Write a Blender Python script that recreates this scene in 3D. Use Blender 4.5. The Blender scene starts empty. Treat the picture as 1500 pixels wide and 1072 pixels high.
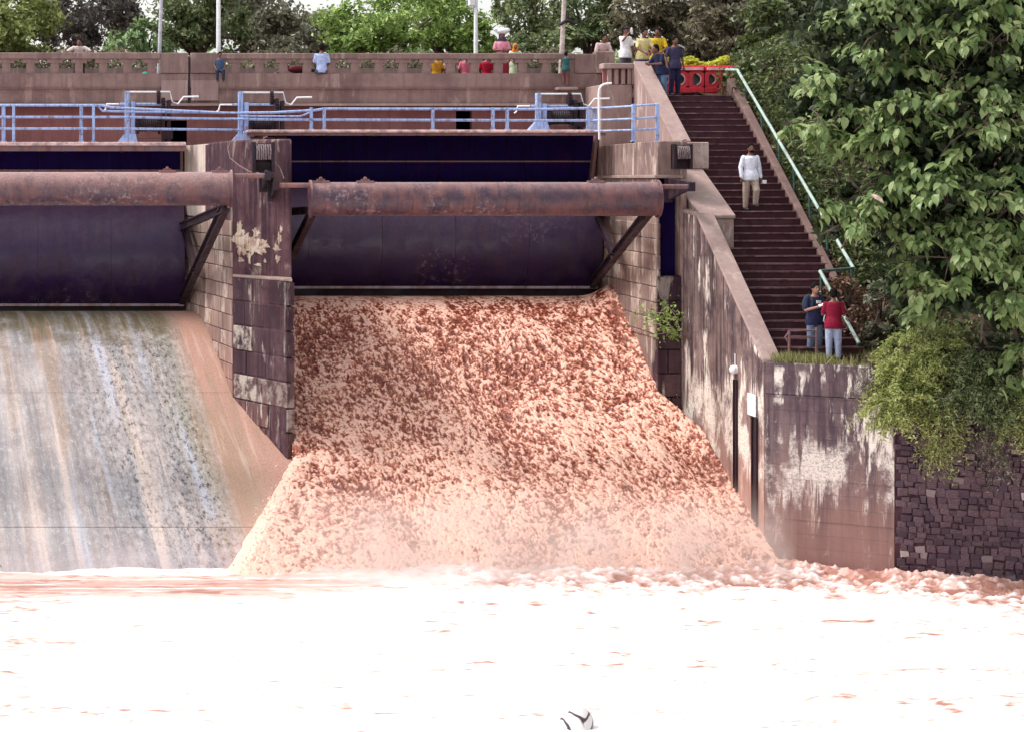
import bpy, bmesh, math, random
import numpy as np
from mathutils import Vector, Matrix, Euler

# ---------------------------------------------------------------- camera, light
random.seed(7)
RNG = np.random.default_rng(11)
sc = bpy.context.scene
COL = sc.collection
F, XV, YH, H = 2900.0, 150.0, 265.0, 8.56     # focal length in photo pixels, axis point, eye height above the water

cam_d = bpy.data.cameras.new('camera')
cam = bpy.data.objects.new('camera', cam_d)
COL.objects.link(cam)
cam.location = (0, 0, H)
cam.rotation_euler = (math.pi / 2, 0, 0)
cam_d.sensor_width = 36.0
cam_d.lens = F / 1500 * 36
cam_d.shift_x = (750 - XV) / 1500
cam_d.shift_y = -(536 - YH) / 1500
cam_d.clip_end = 2000
cam_d.clip_start = 0.5
sc.camera = cam

SUN_EL, SUN_AZ = math.radians(56), math.radians(284)    # azimuth from +Y clockwise: over the dam's far left shoulder
world = bpy.data.worlds.new('World')
sc.world = world
world.use_nodes = True
wn, wl = world.node_tree.nodes, world.node_tree.links
wn.clear()
sky = wn.new('ShaderNodeTexSky')
sky.sky_type = 'NISHITA'
sky.sun_disc = False
sky.sun_elevation = SUN_EL
sky.sun_rotation = SUN_AZ
sky.dust_density = 3.0
sky.air_density = 1.5
hsv = wn.new('ShaderNodeHueSaturation')
hsv.inputs['Saturation'].default_value = 0.16
bg = wn.new('ShaderNodeBackground')
bg.inputs['Strength'].default_value = 0.15
wo = wn.new('ShaderNodeOutputWorld')
wl.new(sky.outputs[0], hsv.inputs['Color'])
wl.new(hsv.outputs[0], bg.inputs['Color'])
wl.new(bg.outputs[0], wo.inputs[0])

sun_d = bpy.data.lights.new('sun', 'SUN')
sun_d.energy = 1.5
sun_d.angle = math.radians(12)
sun_d.color = (1.0, 0.95, 0.89)
sun = bpy.data.objects.new('sun', sun_d)
COL.objects.link(sun)
sd = Vector((math.sin(SUN_AZ) * math.cos(SUN_EL), math.cos(SUN_AZ) * math.cos(SUN_EL), math.sin(SUN_EL)))
sun.rotation_euler = sd.to_track_quat('Z', 'Y').to_euler()

sc.view_settings.view_transform = 'Standard'
sc.view_settings.look = 'None'
sc.view_settings.exposure = 0.88
sc.view_settings.gamma = 1.0
sc.view_settings.use_curve_mapping = False
sc.render.engine = 'CYCLES'
sc.cycles.max_bounces = 5
sc.cycles.diffuse_bounces = 3
sc.cycles.glossy_bounces = 2
sc.cycles.transmission_bounces = 3
sc.cycles.transparent_max_bounces = 4
sc.cycles.volume_bounces = 1

# ---------------------------------------------------------------- helpers
def X(px, Y): return (px - XV) * Y / F
def Z(py, Y): return H - (py - YH) * Y / F
def P(px, py, Y): return Vector((X(px, Y), Y, Z(py, Y)))

def tag(o, label=None, cat=None, group=None, kind=None):
    if label: o['label'] = label
    if cat: o['category'] = cat
    if group: o['group'] = group
    if kind: o['kind'] = kind
    return o

def empty(name, loc, label=None, cat=None, group=None, rz=0.0):
    o = bpy.data.objects.new(name, None)
    o.empty_display_size = 0.2
    COL.objects.link(o)
    o.location = loc
    o.rotation_euler = (0, 0, rz)
    return tag(o, label, cat, group)

def link(name, mesh, parent=None, loc=None):
    o = bpy.data.objects.new(name, mesh)
    COL.objects.link(o)
    if parent is not None:
        o.parent = parent
        # meshes are written in world coordinates: undo the parent's offset
        o.matrix_parent_inverse = pinv(parent)
    if loc is not None:
        o.location = loc
    return o

def wmat(o):
    m = Matrix.LocRotScale(o.location, o.rotation_euler, o.scale)
    if o.parent is not None:
        m = wmat(o.parent) @ o.matrix_parent_inverse @ m
    return m
def pinv(o): return wmat(o).inverted()

def smooth(me, angle=None):
    me.polygons.foreach_set('use_smooth', [True] * len(me.polygons))
    if angle is not None:
        try: me.set_sharp_from_angle(angle=math.radians(angle))
        except Exception: pass

class MB:
    """collects shapes into one mesh"""
    def __init__(s): s.v, s.f = [], []
    def add(s, vs, fs):
        b = len(s.v)
        s.v += [tuple(v) for v in vs]
        s.f += [tuple(i + b for i in f) for f in fs]
        return s
    def box(s, lo, hi):
        x0, y0, z0 = lo; x1, y1, z1 = hi
        return s.add([(x0,y0,z0),(x1,y0,z0),(x1,y1,z0),(x0,y1,z0),(x0,y0,z1),(x1,y0,z1),(x1,y1,z1),(x0,y1,z1)],
                     [(0,3,2,1),(4,5,6,7),(0,1,5,4),(1,2,6,5),(2,3,7,6),(3,0,4,7)])
    def hexa(s, p):
        return s.add(p, [(0,3,2,1),(4,5,6,7),(0,1,5,4),(1,2,6,5),(2,3,7,6),(3,0,4,7)])
    def prism(s, poly, z0, z1):
        n = len(poly)
        z0 = z0 if hasattr(z0, '__len__') else [z0] * n
        z1 = z1 if hasattr(z1, '__len__') else [z1] * n
        vs = [(p[0], p[1], a) for p, a in zip(poly, z0)] + [(p[0], p[1], a) for p, a in zip(poly, z1)]
        fs = [tuple(range(n - 1, -1, -1)), tuple(range(n, 2 * n))]
        fs += [(i, (i + 1) % n, n + (i + 1) % n, n + i) for i in range(n)]
        return s.add(vs, fs)
    def profile_x(s, prof, x0, x1):
        """closed polygon of (Y, Z) extruded along X"""
        n = len(prof)
        vs = [(x0, a, b) for a, b in prof] + [(x1, a, b) for a, b in prof]
        fs = [tuple(range(n)), tuple(range(2 * n - 1, n - 1, -1))]
        fs += [(i, n + i, n + (i + 1) % n, (i + 1) % n) for i in range(n)]
        return s.add(vs, fs)
    def tube(s, pts, r, n=8, cap=True):
        pts = [Vector(p) for p in pts]
        rs = r if hasattr(r, '__len__') else [r] * len(pts)
        rings, up = [], None
        for i, p in enumerate(pts):
            d = (pts[min(i + 1, len(pts) - 1)] - pts[max(i - 1, 0)])
            d = d.normalized() if d.length > 1e-9 else Vector((0, 0, 1))
            if up is None:
                up = Vector((0, 0, 1)) if abs(d.z) < 0.9 else Vector((1, 0, 0))
            a = d.cross(up)
            if a.length < 1e-6: a = d.cross(Vector((0, 1, 0)))
            a.normalize(); b = a.cross(d).normalized(); up = b
            rings.append([p + (a * math.cos(2 * math.pi * k / n) + b * math.sin(2 * math.pi * k / n)) * rs[i] for k in range(n)])
        vs = [v for q in rings for v in q]
        fs = []
        for i in range(len(rings) - 1):
            for k in range(n):
                fs.append((i*n + k, i*n + (k+1) % n, (i+1)*n + (k+1) % n, (i+1)*n + k))
        if cap:
            fs.append(tuple(range(n - 1, -1, -1)))
            fs.append(tuple((len(rings) - 1) * n + k for k in range(n)))
        return s.add(vs, fs)
    def ell(s, c, r, nu=12, nv=8):
        c = Vector(c)
        r = r if hasattr(r, '__len__') else (r, r, r)
        vs = [(c.x, c.y, c.z + r[2])]
        for j in range(1, nv):
            t = math.pi * j / nv
            for i in range(nu):
                a = 2 * math.pi * i / nu
                vs.append((c.x + r[0]*math.sin(t)*math.cos(a), c.y + r[1]*math.sin(t)*math.sin(a), c.z + r[2]*math.cos(t)))
        vs.append((c.x, c.y, c.z - r[2]))
        fs = [(0, 1 + i, 1 + (i + 1) % nu) for i in range(nu)]
        for j in range(nv - 2):
            for i in range(nu):
                a = 1 + j*nu + i; b = 1 + j*nu + (i+1) % nu
                fs.append((a, a + nu, b + nu, b))
        L = len(vs) - 1; b0 = 1 + (nv - 2) * nu
        fs += [(L, b0 + (i + 1) % nu, b0 + i) for i in range(nu)]
        return s.add(vs, fs)
    def cap(s, p, q, r1, r2, n=10):
        """capsule: tapered tube with rounded ends"""
        p, q = Vector(p), Vector(q)
        d = (q - p)
        if d.length < 1e-6: return s.ell(p, r1)
        d.normalize()
        pts = [p - d*r1*.95, p - d*r1*.7, p, q, q + d*r2*.7, q + d*r2*.95]
        return s.tube(pts, [r1*.3, r1*.72, r1, r2, r2*.72, r2*.3], n)
    def loft(s, rings, n=14):
        """rings: (centre, rx, ry) stacked ellipses"""
        vs, fs = [], []
        for c, rx, ry in rings:
            for k in range(n):
                a = 2*math.pi*k/n
                vs.append((c[0] + rx*math.cos(a), c[1] + ry*math.sin(a), c[2]))
        for i in range(len(rings) - 1):
            for k in range(n):
                fs.append((i*n + k, i*n + (k+1) % n, (i+1)*n + (k+1) % n, (i+1)*n + k))
        fs.append(tuple(range(n - 1, -1, -1))); fs.append(tuple((len(rings)-1)*n + k for k in range(n)))
        return s.add(vs, fs)
    def mesh(s, name, mt):
        me = bpy.data.meshes.new(name)
        me.from_pydata(s.v, [], s.f)
        bm = bmesh.new(); bm.from_mesh(me)
        bmesh.ops.recalc_face_normals(bm, faces=bm.faces)
        bm.to_mesh(me); bm.free()
        if mt: me.materials.append(mt)
        return me
    def build(s, name, mt, parent=None, sm=None, bevel=0.0, seg=1):
        me = s.mesh(name, mt)
        if sm is not None: smooth(me, sm)
        o = link(name, me, parent)
        if bevel:
            m = o.modifiers.new('bevel', 'BEVEL'); m.width = bevel; m.segments = seg; m.limit_method = 'ANGLE'
        return o

def mesh_np(name, V, Fc, mt, sm=True):
    """V (n,3), Fc (m,k) with k = 3 or 4"""
    me = bpy.data.meshes.new(name)
    n, m, k = len(V), len(Fc), Fc.shape[1]
    me.vertices.add(n); me.vertices.foreach_set('co', np.asarray(V, np.float32).ravel())
    me.loops.add(m * k); me.loops.foreach_set('vertex_index', np.asarray(Fc, np.int32).ravel())
    me.polygons.add(m); me.polygons.foreach_set('loop_start', np.arange(0, m*k, k, dtype=np.int32))
    try: me.polygons.foreach_set('loop_total', np.full(m, k, np.int32))
    except Exception: pass
    me.polygons.foreach_set('use_smooth', np.full(m, sm))
    me.update(calc_edges=True)
    if mt: me.materials.append(mt)
    return me

def grid_faces(nu, nv):
    i = np.arange(nu * nv).reshape(nv, nu)
    return np.stack([i[:-1, :-1], i[:-1, 1:], i[1:, 1:], i[1:, :-1]], -1).reshape(-1, 4)

def point_attr(me, name, vals):
    a = me.attributes.new(name, 'FLOAT', 'POINT')
    a.data.foreach_set('value', np.asarray(vals, np.float32).ravel())

_tab = np.random.default_rng(5).random((16, 256, 256)).astype(np.float32)
def vnoise(x, y, seed=0):
    t = _tab[seed % 16]
    xi, yi = np.floor(x).astype(int), np.floor(y).astype(int)
    fx, fy = x - xi, y - yi
    fx = fx*fx*(3 - 2*fx); fy = fy*fy*(3 - 2*fy)
    a, b = t[xi & 255, yi & 255], t[(xi+1) & 255, yi & 255]
    c, d = t[xi & 255, (yi+1) & 255], t[(xi+1) & 255, (yi+1) & 255]
    return (a*(1-fx) + b*fx)*(1-fy) + (c*(1-fx) + d*fx)*fy
def fbm(x, y, octv=4, seed=0, gain=.5, ridged=False):
    s, a, tot = 0, 1.0, 0
    for o in range(octv):
        n = vnoise(x + 17.3*o, y + 9.1*o, seed + o)
        if ridged: n = 1 - np.abs(2*n - 1)
        s = s + a*n; tot += a; a *= gain; x = x*2.03; y = y*2.03
    return s / tot

# ---------------------------------------------------------------- materials
class NT:
    def __init__(s, name):
        s.m = bpy.data.materials.new(name); s.m.use_nodes = True
        s.n = s.m.node_tree.nodes; s.l = s.m.node_tree.links
        s.n.clear()
        s.out = s.n.new('ShaderNodeOutputMaterial')
        s.b = s.n.new('ShaderNodeBsdfPrincipled')
        s.l.new(s.b.outputs[0], s.out.inputs[0])
    def new(s, t, **kw):
        nd = s.n.new(t)
        for k, v in kw.items(): setattr(nd, k, v)
        return nd
    def set(s, sock, v):
        if hasattr(v, 'is_linked') or isinstance(v, bpy.types.NodeSocket): s.l.new(v, sock)
        else: sock.default_value = v
    def coord(s, scale=(1, 1, 1), loc=(0, 0, 0), rot=(0, 0, 0), src='Object'):
        tc = s.new('ShaderNodeTexCoord'); mp = s.new('ShaderNodeMapping')
        s.l.new(tc.outputs[src], mp.inputs['Vector'])
        mp.inputs['Scale'].default_value = scale; mp.inputs['Location'].default_value = loc
        mp.inputs['Rotation'].default_value = rot
        return mp.outputs[0]
    def noise(s, vec, scale=1.0, detail=4.0, rough=.55, dist=0.0):
        nd = s.new('ShaderNodeTexNoise')
        s.l.new(vec, nd.inputs['Vector'])
        nd.inputs['Scale'].default_value = scale; nd.inputs['Detail'].default_value = detail
        nd.inputs['Roughness'].default_value = rough; nd.inputs['Distortion'].default_value = dist
        return nd.outputs['Fac']
    def ramp(s, fac, a, b, va=0.0, vb=1.0):
        nd = s.new('ShaderNodeMapRange', interpolation_type='SMOOTHSTEP')
        s.set(nd.inputs['Value'], fac)
        for i, v in zip(('From Min', 'From Max', 'To Min', 'To Max'), (a, b, va, vb)): nd.inputs[i].default_value = v
        return nd.outputs[0]
    def math(s, op, a, b=0.0):
        nd = s.new('ShaderNodeMath', operation=op)
        s.set(nd.inputs[0], a); s.set(nd.inputs[1], b)
        return nd.outputs[0]
    def mix(s, fac, a, b, mode='MIX'):
        nd = s.new('ShaderNodeMix', data_type='RGBA', blend_type=mode)
        s.set(nd.inputs[0], fac)
        for sock, v in ((nd.inputs[6], a), (nd.inputs[7], b)):
            if isinstance(v, tuple): sock.default_value = (v[0], v[1], v[2], 1)
            else: s.l.new(v, sock)
        return nd.outputs[2]
    def bump(s, h, strength=.3, dist=.02):
        nd = s.new('ShaderNodeBump')
        nd.inputs['Strength'].default_value = strength; nd.inputs['Distance'].default_value = dist
        s.l.new(h, nd.inputs['Height'])
        s.l.new(nd.outputs[0], s.b.inputs['Normal'])
    def z(s):
        tc = s.new('ShaderNodeTexCoord'); sp = s.new('ShaderNodeSeparateXYZ')
        s.l.new(tc.outputs['Object'], sp.inputs[0]); return sp.outputs
    def rand(s):
        return s.new('ShaderNodeObjectInfo').outputs['Random']
    def fin(s, col, rough=.8, spec=.3, metal=0.0):
        s.set(s.b.inputs['Base Color'], col if not isinstance(col, tuple) else (*col, 1))
        s.set(s.b.inputs['Roughness'], rough)
        s.b.inputs['Specular IOR Level'].default_value = spec
        s.b.inputs['Metallic'].default_value = metal
        return s.m

def concrete(name, base, dark, light, blot=.5, streak=.5, lime=.2, mud=None, scale=1.0, bump=.5, rnd=0.0, loc=(0,0,0), band=None):
    """weathered concrete: blotches, vertical run-off streaks, lime bloom, mud up to a flood line"""
    t = NT(name)
    c = t.coord(loc=loc)
    big = t.noise(c, .55*scale, 7, .62, .6)
    st = t.noise(t.coord((5*scale, 5*scale, .28*scale), loc), 1.0, 6, .65, .3)
    fine = t.noise(c, 22*scale, 6, .7)
    mid = t.noise(c, 3.2*scale, 6, .68)
    col = t.mix(t.ramp(t.math('ADD', t.math('MULTIPLY', big, .6), t.math('MULTIPLY', mid, .4)), .42, .62, 0, blot), base, dark)
    col = t.mix(t.ramp(st, .45, .62, 0, streak), col, dark)
    lm = t.math('MULTIPLY', t.ramp(t.noise(t.coord((3.0, 3.0, .5), (3, 1, 7)), 1.0, 7, .7, .5), .52, .60), t.ramp(t.noise(c, .9*scale, 5, .6), .46, .56))
    col = t.mix(t.math('MULTIPLY', lm, lime), col, light)
    col = t.mix(t.ramp(fine, .3, .7, .0, .35), col, t.mix(.5, col, dark))
    if mud:
        z0, z1, mc, amt = mud
        zz = t.math('ADD', t.z()[2], t.math('MULTIPLY', t.math('SUBTRACT', st, .5), 3.0))
        col = t.mix(t.ramp(zz, z0, z1, amt, 0), col, mc)
    if band:        # lime weeping out of the wall between two heights, ragged at its lower edge
        b0, b1, amt = band
        drip = t.noise(t.coord((7, 7, .35), (2, 3, 1)), 1.0, 7, .72, .2)
        zb = t.math('ADD', t.z()[2], t.math('MULTIPLY', t.math('SUBTRACT', drip, .5), 3.6))
        f = t.math('MULTIPLY', t.ramp(zb, b0 - .1, b0 + .25), t.ramp(zb, b1 + .25, b1 - .1))
        f = t.math('MULTIPLY', f, t.ramp(t.noise(t.coord((1.3, 1.3, .9), (1, 8, 2)), 1.0, 6, .68), .44, .58, .04, 1))
        f = t.math('MULTIPLY', f, t.ramp(fine, .36, .56, .35, 1))
        col = t.mix(t.math('MULTIPLY', f, amt), col, light)
    if rnd:
        col = t.mix(t.ramp(t.rand(), 0, 1, 0, rnd), col, dark)
        col = t.mix(t.math('MULTIPLY', t.ramp(t.math('FRACT', t.math('MULTIPLY', t.rand(), 7.31)), .62, 1.0, 0, rnd), t.ramp(mid, .4, .6)), col, light)
    t.bump(t.math('ADD', t.math('MULTIPLY', fine, .5), t.math('MULTIPLY', mid, .8)), bump, .025)
    return t.fin(col, .88, .2)

def plain(name, c, rough=.6, spec=.35, var=.25, scale=9.0, metal=0.0, bump=.1):
    t = NT(name)
    v = t.coord()
    n = t.noise(v, scale, 5, .6)
    d = tuple(x * (1 - var) for x in c)
    l = tuple(min(1, x * (1 + var * .6)) for x in c)
    t.bump(n, bump, .01)
    return t.fin(t.mix(t.ramp(n, .35, .65), d, l), rough, spec, metal)

def rusty(name, paint, rust, amount=.5, rough=.55, scale=1.0, light=None, lo=.48, spec=.4, dusty_lit_top=None):
    t = NT(name)
    c = t.coord()
    n = t.noise(c, 1.6*scale, 8, .68, .4)
    s = t.noise(t.coord((5.5, .6, .5)), 1.0*scale, 8, .70)
    col = t.mix(t.ramp(t.math('ADD', t.math('MULTIPLY', n, .6), t.math('MULTIPLY', s, .4)), .56 - .3*amount, .66 - .2*amount), paint, rust)
    col = t.mix(t.ramp(s, .48, .62, 0, .75), col, tuple(x*.55 for x in paint))
    if light:
        m = t.math('MULTIPLY', t.ramp(t.noise(c, 7*scale, 6, .75), .52, .62), t.ramp(t.noise(c, .45*scale, 3, .5), lo, lo + .12))
        col = t.mix(t.math('MULTIPLY', m, .7), col, light)
    if dusty_lit_top:        # dusty silt in patches and runs; the lit upper side is painted in too
        z0, z1, dc, da = dusty_lit_top
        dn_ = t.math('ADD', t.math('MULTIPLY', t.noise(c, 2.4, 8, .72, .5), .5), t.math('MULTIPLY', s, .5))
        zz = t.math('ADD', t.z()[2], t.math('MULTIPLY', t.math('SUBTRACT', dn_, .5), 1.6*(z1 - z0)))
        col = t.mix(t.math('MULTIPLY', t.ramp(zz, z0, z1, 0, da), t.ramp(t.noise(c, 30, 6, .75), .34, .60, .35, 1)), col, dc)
    t.bump(t.noise(c, 14*scale, 6, .7), .35, .012)
    return t.fin(col, t.ramp(n, .4, .6, rough - .1, rough + .2), spec)

def leafy(name, dark, mid, light, trans=.25, rough=.5):
    t = NT(name)
    g = t.new('ShaderNodeNewGeometry')
    r = g.outputs['Random Per Island']
    n = t.noise(t.coord(), .7, 4, .6)
    f = t.math('ADD', t.math('MULTIPLY', r, .55), t.math('MULTIPLY', n, .45))
    col = t.mix(t.ramp(f, .30, .52), dark, mid)
    col = t.mix(t.ramp(f, .56, .74), col, light)
    t.fin(col, rough, .35)
    tr = t.new('ShaderNodeBsdfTranslucent')
    t.l.new(t.mix(.5, col, light), tr.inputs[0])
    ms = t.new('ShaderNodeMixShader'); ms.inputs[0].default_value = trans
    t.l.new(t.b.outputs[0], ms.inputs[1]); t.l.new(tr.outputs[0], ms.inputs[2])
    t.l.new(ms.outputs[0], t.out.inputs[0])
    return t.m

M = {}
MUD = (.42, .20, .15)
M['bridge'] = concrete('bridge_concrete', (.28, .19, .172), (.13, .08, .08), (.46, .34, .30), .6, .35, .5)
M['under'] = concrete('under_deck_plaster', (.40, .175, .165), (.22, .085, .085), (.3, .16, .14), .5, .4, .1)
M['abut'] = concrete('abutment_concrete', (.37, .265, .24), (.20, .115, .115), (.62, .52, .47), .45, .35, .6)
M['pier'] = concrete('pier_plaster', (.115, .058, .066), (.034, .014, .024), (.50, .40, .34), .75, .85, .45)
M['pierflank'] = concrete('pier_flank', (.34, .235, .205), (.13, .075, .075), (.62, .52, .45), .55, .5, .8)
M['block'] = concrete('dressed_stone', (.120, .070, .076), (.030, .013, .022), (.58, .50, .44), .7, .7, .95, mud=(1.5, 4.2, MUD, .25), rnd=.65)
M['blocklit'] = concrete('lit_dressed_stone', (.34, .25, .21), (.15, .085, .08), (.70, .60, .52), .45, .5, .8, mud=(3.0, 5.6, (.34, .14, .11), .55), rnd=.45)  # paler than the front stones: light on the flanks is put into the colour
M['wall'] = concrete('training_wall_concrete', (.255, .18, .165), (.050, .030, .040), (.80, .72, .64), .85, .9, 1.0, mud=(1.2, 4.2, (.38, .205, .165), .85), band=(1.7, 3.7, .9))
M['coping'] = concrete('coping_concrete', (.36, .26, .235), (.22, .14, .135), (.6, .5, .45), .5, .25, .3)
M['retain'] = concrete('retaining_wall_concrete', (.175, .12, .125), (.060, .038, .052), (.78, .70, .64), .8, .8, 1.0, mud=(.2, 3.4, (.31, .175, .15), .75), band=(1.5, 2.7, .80))
M['step'] = concrete('step_stone', (.078, .030, .036), (.032, .012, .017), (.18, .1, .1), .6, .1, .2, rnd=.25)
M['curb'] = concrete('stair_curb_concrete', (.17, .105, .095), (.075, .045, .042), (.4, .3, .26), .6, .2, .2)
M['rail'] = rusty('pale_blue_paint', (.33, .44, .74), (.22, .12, .12), .22, .5, 3.0, light=(.55, .62, .78))
M['white'] = plain('white_paint', (.78, .78, .80), .5, .35, .12)
M['dark'] = rusty('dark_machine_steel', (.014, .005, .013), (.034, .009, .013), .35)
M['gate'] = rusty('purple_black_gate_paint', (.019, .0055, .040), (.038, .013, .036), .30, .40, .8, light=(.14, .09, .14), lo=.53, dusty_lit_top=(6.3, 8.0, (.105, .062, .110), .8))
M['tube'] = rusty('rusty_pipe_paint', (.050, .027, .046), (.150, .062, .060), .40, .36, 1.2, light=(.26, .18, .20), dusty_lit_top=(8.15, 8.80, (.40, .24, .22), .8))
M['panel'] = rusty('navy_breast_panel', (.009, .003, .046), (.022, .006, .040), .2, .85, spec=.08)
M['steel'] = rusty('weathered_steel', (.16, .10, .12), (.22, .10, .085), .5)
M['lip'] = rusty('lip_steel', (.33, .25, .28), (.25, .14, .13), .4, .4)
M['gritty'] = plain('walkway_concrete', (.60, .42, .41), .85, .2, .4, 6)
M['green'] = rusty('pale_green_paint', (.34, .45, .40), (.20, .12, .10), .25, .5, 3.0, light=(.5, .56, .52))
M['greendark'] = plain('dark_green_paint', (.05, .10, .085), .5, .35, .3, 12)
M['red'] = plain('red_paint', (.62, .028, .05), .45, .4, .2, 7)
M['redpale'] = plain('pale_red_paint', (.78, .42, .42), .5, .35, .2, 7)
M['skin'] = plain('brown_skin', (.17, .075, .05), .55, .35, .1, 20, bump=.02)
M['hair'] = plain('black_hair', (.009, .007, .007), .85, .08, .3, 60)
M['shoe'] = plain('dark_leather', (.025, .018, .018), .45, .4, .2)
M['bark'] = plain('tree_bark', (.085, .058, .048), .9, .2, .5, 5, bump=.6)
M['pole'] = plain('pole_steel', (.50, .48, .56), .5, .4, .2)
M['wood'] = plain('bleached_wood', (.52, .43, .41), .8, .2, .3, 8)
M['rope'] = plain('hemp_rope', (.20, .15, .155), .9, .1, .35, 30, bump=.5)
M['rock'] = plain('wet_pale_rock', (.66, .60, .58), .5, .4, .45, 5, bump=.5)
M['soil'] = plain('red_earth', (.07, .036, .03), .95, .1, .5, 2.5, bump=.7)
M['asphalt'] = plain('deck_asphalt', (.07, .06, .06), .9, .2, .3)

# ================================================================ STRUCTURE
# ---------------------------------------------------------------- spillway profile
_pY = np.array([42.0, 43.2, 44.4, 45.8, 47.5, 50.0, 52.0, 53.3, 54.0, 54.6, 55.2, 57.0])
_pZ = np.array([-.55, -.12, .42, 1.05, 1.86, 3.10, 4.10, 4.66, 4.86, 4.93, 4.93, 4.80])
_fy = np.linspace(42.0, 57.0, 601)
_fz = np.interp(_fy, _pY, _pZ)
_k = np.ones(31) / 31
_fz = np.convolve(np.pad(_fz, 15, mode='edge'), _k, 'valid')
def ogee(Y): return np.interp(Y, _fy, _fz)

def spill_mat():
    t = NT('spillway_concrete')
    v = t.coord()
    xyz = t.z()
    # flow coordinate: the wash drifts towards the pier as it runs down
    xf = t.math('ADD', xyz[0], t.math('MULTIPLY', t.math('SUBTRACT', xyz[1], 55.0), .145))
    def fl(sx, sy, ox=0.0):
        cb = t.new('ShaderNodeCombineXYZ')
        t.l.new(t.math('ADD', t.math('MULTIPLY', xf, sx), ox), cb.inputs[0]); t.l.new(t.math('MULTIPLY', xyz[1], sy), cb.inputs[1])
        return cb.outputs[0]
    wob = t.noise(v, .8, 3, .5)
    s1 = t.noise(fl(1.5, .10), 1.0, 7, .66, .2)
    s2 = t.noise(fl(5.0, .32, 4), 1.0, 8, .74, .15)
    s3 = t.noise(fl(2.6, .07, 9), 1.0, 5, .58)
    n = t.noise(v, 1.3, 7, .65, .3)
    grain = t.noise(fl(9.0, 4.2), 1.0, 9, .80)
    grit = t.noise(fl(26.0, 13.0), 1.0, 5, .75)
    col = t.mix(t.ramp(s1, .40, .60), (.245, .235, .245), (.44, .365, .34))
    col = t.mix(t.ramp(s2, .45, .68, 0, .6), col, (.48, .46, .47))
    col = t.mix(t.ramp(n, .42, .66, 0, .5), col, (.22, .18, .18))
    col = t.mix(t.ramp(s3, .54, .66, 0, .75), col, (.58, .46, .41))
    col = t.mix(t.ramp(t.noise(fl(1.15, .05, 13), 1.0, 5, .6), .50, .64, 0, .65), col, (.22, .215, .165))
    col = t.mix(t.ramp(t.noise(fl(1.3, .05, 21), 1.0, 6, .66), .52, .66, 0, .6), col, (.13, .12, .135))
    col = t.mix(t.ramp(t.noise(fl(2.0, .06, 2.5), 1.0, 4, .5), .54, .68, 0, .7), col, (.46, .48, .58))
    col = t.mix(t.ramp(t.noise(fl(1.6, .08, 6.5), 1.0, 5, .5), .54, .66, 0, .65), col, (.30, .19, .12))
    band = t.math('MULTIPLY', t.ramp(t.noise(fl(.9, .05, .4), 1.0, 3, .5), .30, .55), t.ramp(xf, -2.0, -.4))
    amt = t.math('ADD', t.math('MULTIPLY', band, .85), .10)
    spk = t.math('MULTIPLY', t.ramp(grain, .50, .60), amt)
    col = t.mix(spk, col, (.042, .036, .042))
    col = t.mix(t.math('MULTIPLY', t.ramp(grain, .47, .38), .40), col, (.60, .57, .58))
    col = t.mix(t.ramp(grit, .50, .68, 0, .45), col, (.10, .085, .09))
    cr = t.math('ADD', xyz[2], t.math('MULTIPLY', t.math('SUBTRACT', n, .5), 2.0))
    col = t.mix(t.math('MULTIPLY', t.ramp(cr, 4.05, 4.75), t.ramp(s2, .35, .6, .35, 1)), col, (.11, .085, .045))
    col = t.mix(t.math('MULTIPLY', t.ramp(cr, 4.1, 4.7), t.ramp(s1, .54, .64, 0, .8)), col, (.33, .14, .07))
    xx = t.math('ADD', xf, t.math('MULTIPLY', t.math('SUBTRACT', t.math('ADD', t.math('MULTIPLY', s2, .5), t.math('MULTIPLY', grain, .5)), .5), 1.5))
    silt = t.mix(t.ramp(s1, .40, .62), (.46, .25, .19), (.33, .21, .14))
    silt = t.mix(t.ramp(grit, .42, .66, 0, .5), silt, (.20, .115, .10))
    silt = t.mix(t.ramp(s2, .52, .66, 0, .5), silt, (.56, .40, .35))
    col = t.mix(t.ramp(xx, 1.35, 1.95, 0, .92), col, silt)
    col = t.mix(t.ramp(t.math('ADD', xyz[2], n), .3, 1.3, .5, 0), col, (.40, .33, .35))
    t.bump(t.math('ADD', t.math('MULTIPLY', grit, .6), t.math('MULTIPLY', grain, .9)), .6, .03)
    return t.fin(col, .75, .3)
M['spill'] = spill_mat()

spill = empty('spillway', (0, 54.5, 4.9), 'dry streaked concrete spillway slope at the side of the brown cascade', 'spillway')
def ogee_slab(y0, y1, x0=-13.0, x1=14.45):
    ys = np.linspace(y0, y1, 26); zs = ogee(ys)
    prof = [(a, b) for a, b in zip(ys, zs)] + [(a, b - .7) for a, b in zip(ys[::-1], zs[::-1])]
    nx = 8
    mb = MB()
    mb.profile_x(prof, x0, x1)
    return mb
for a, b in ((42.0, 45.005), (45.03, 50.19), (50.205, 57.0)):
    ogee_slab(a, b).build('concrete_slab', M['spill'], spill, sm=40)
MB().profile_x([(42.3, -1.5), (57.0, -1.5), (57.0, 4.2), (54.3, 4.2), (43.5, -.62)], -13.0, 14.45).build('core', M['under'], spill)

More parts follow.
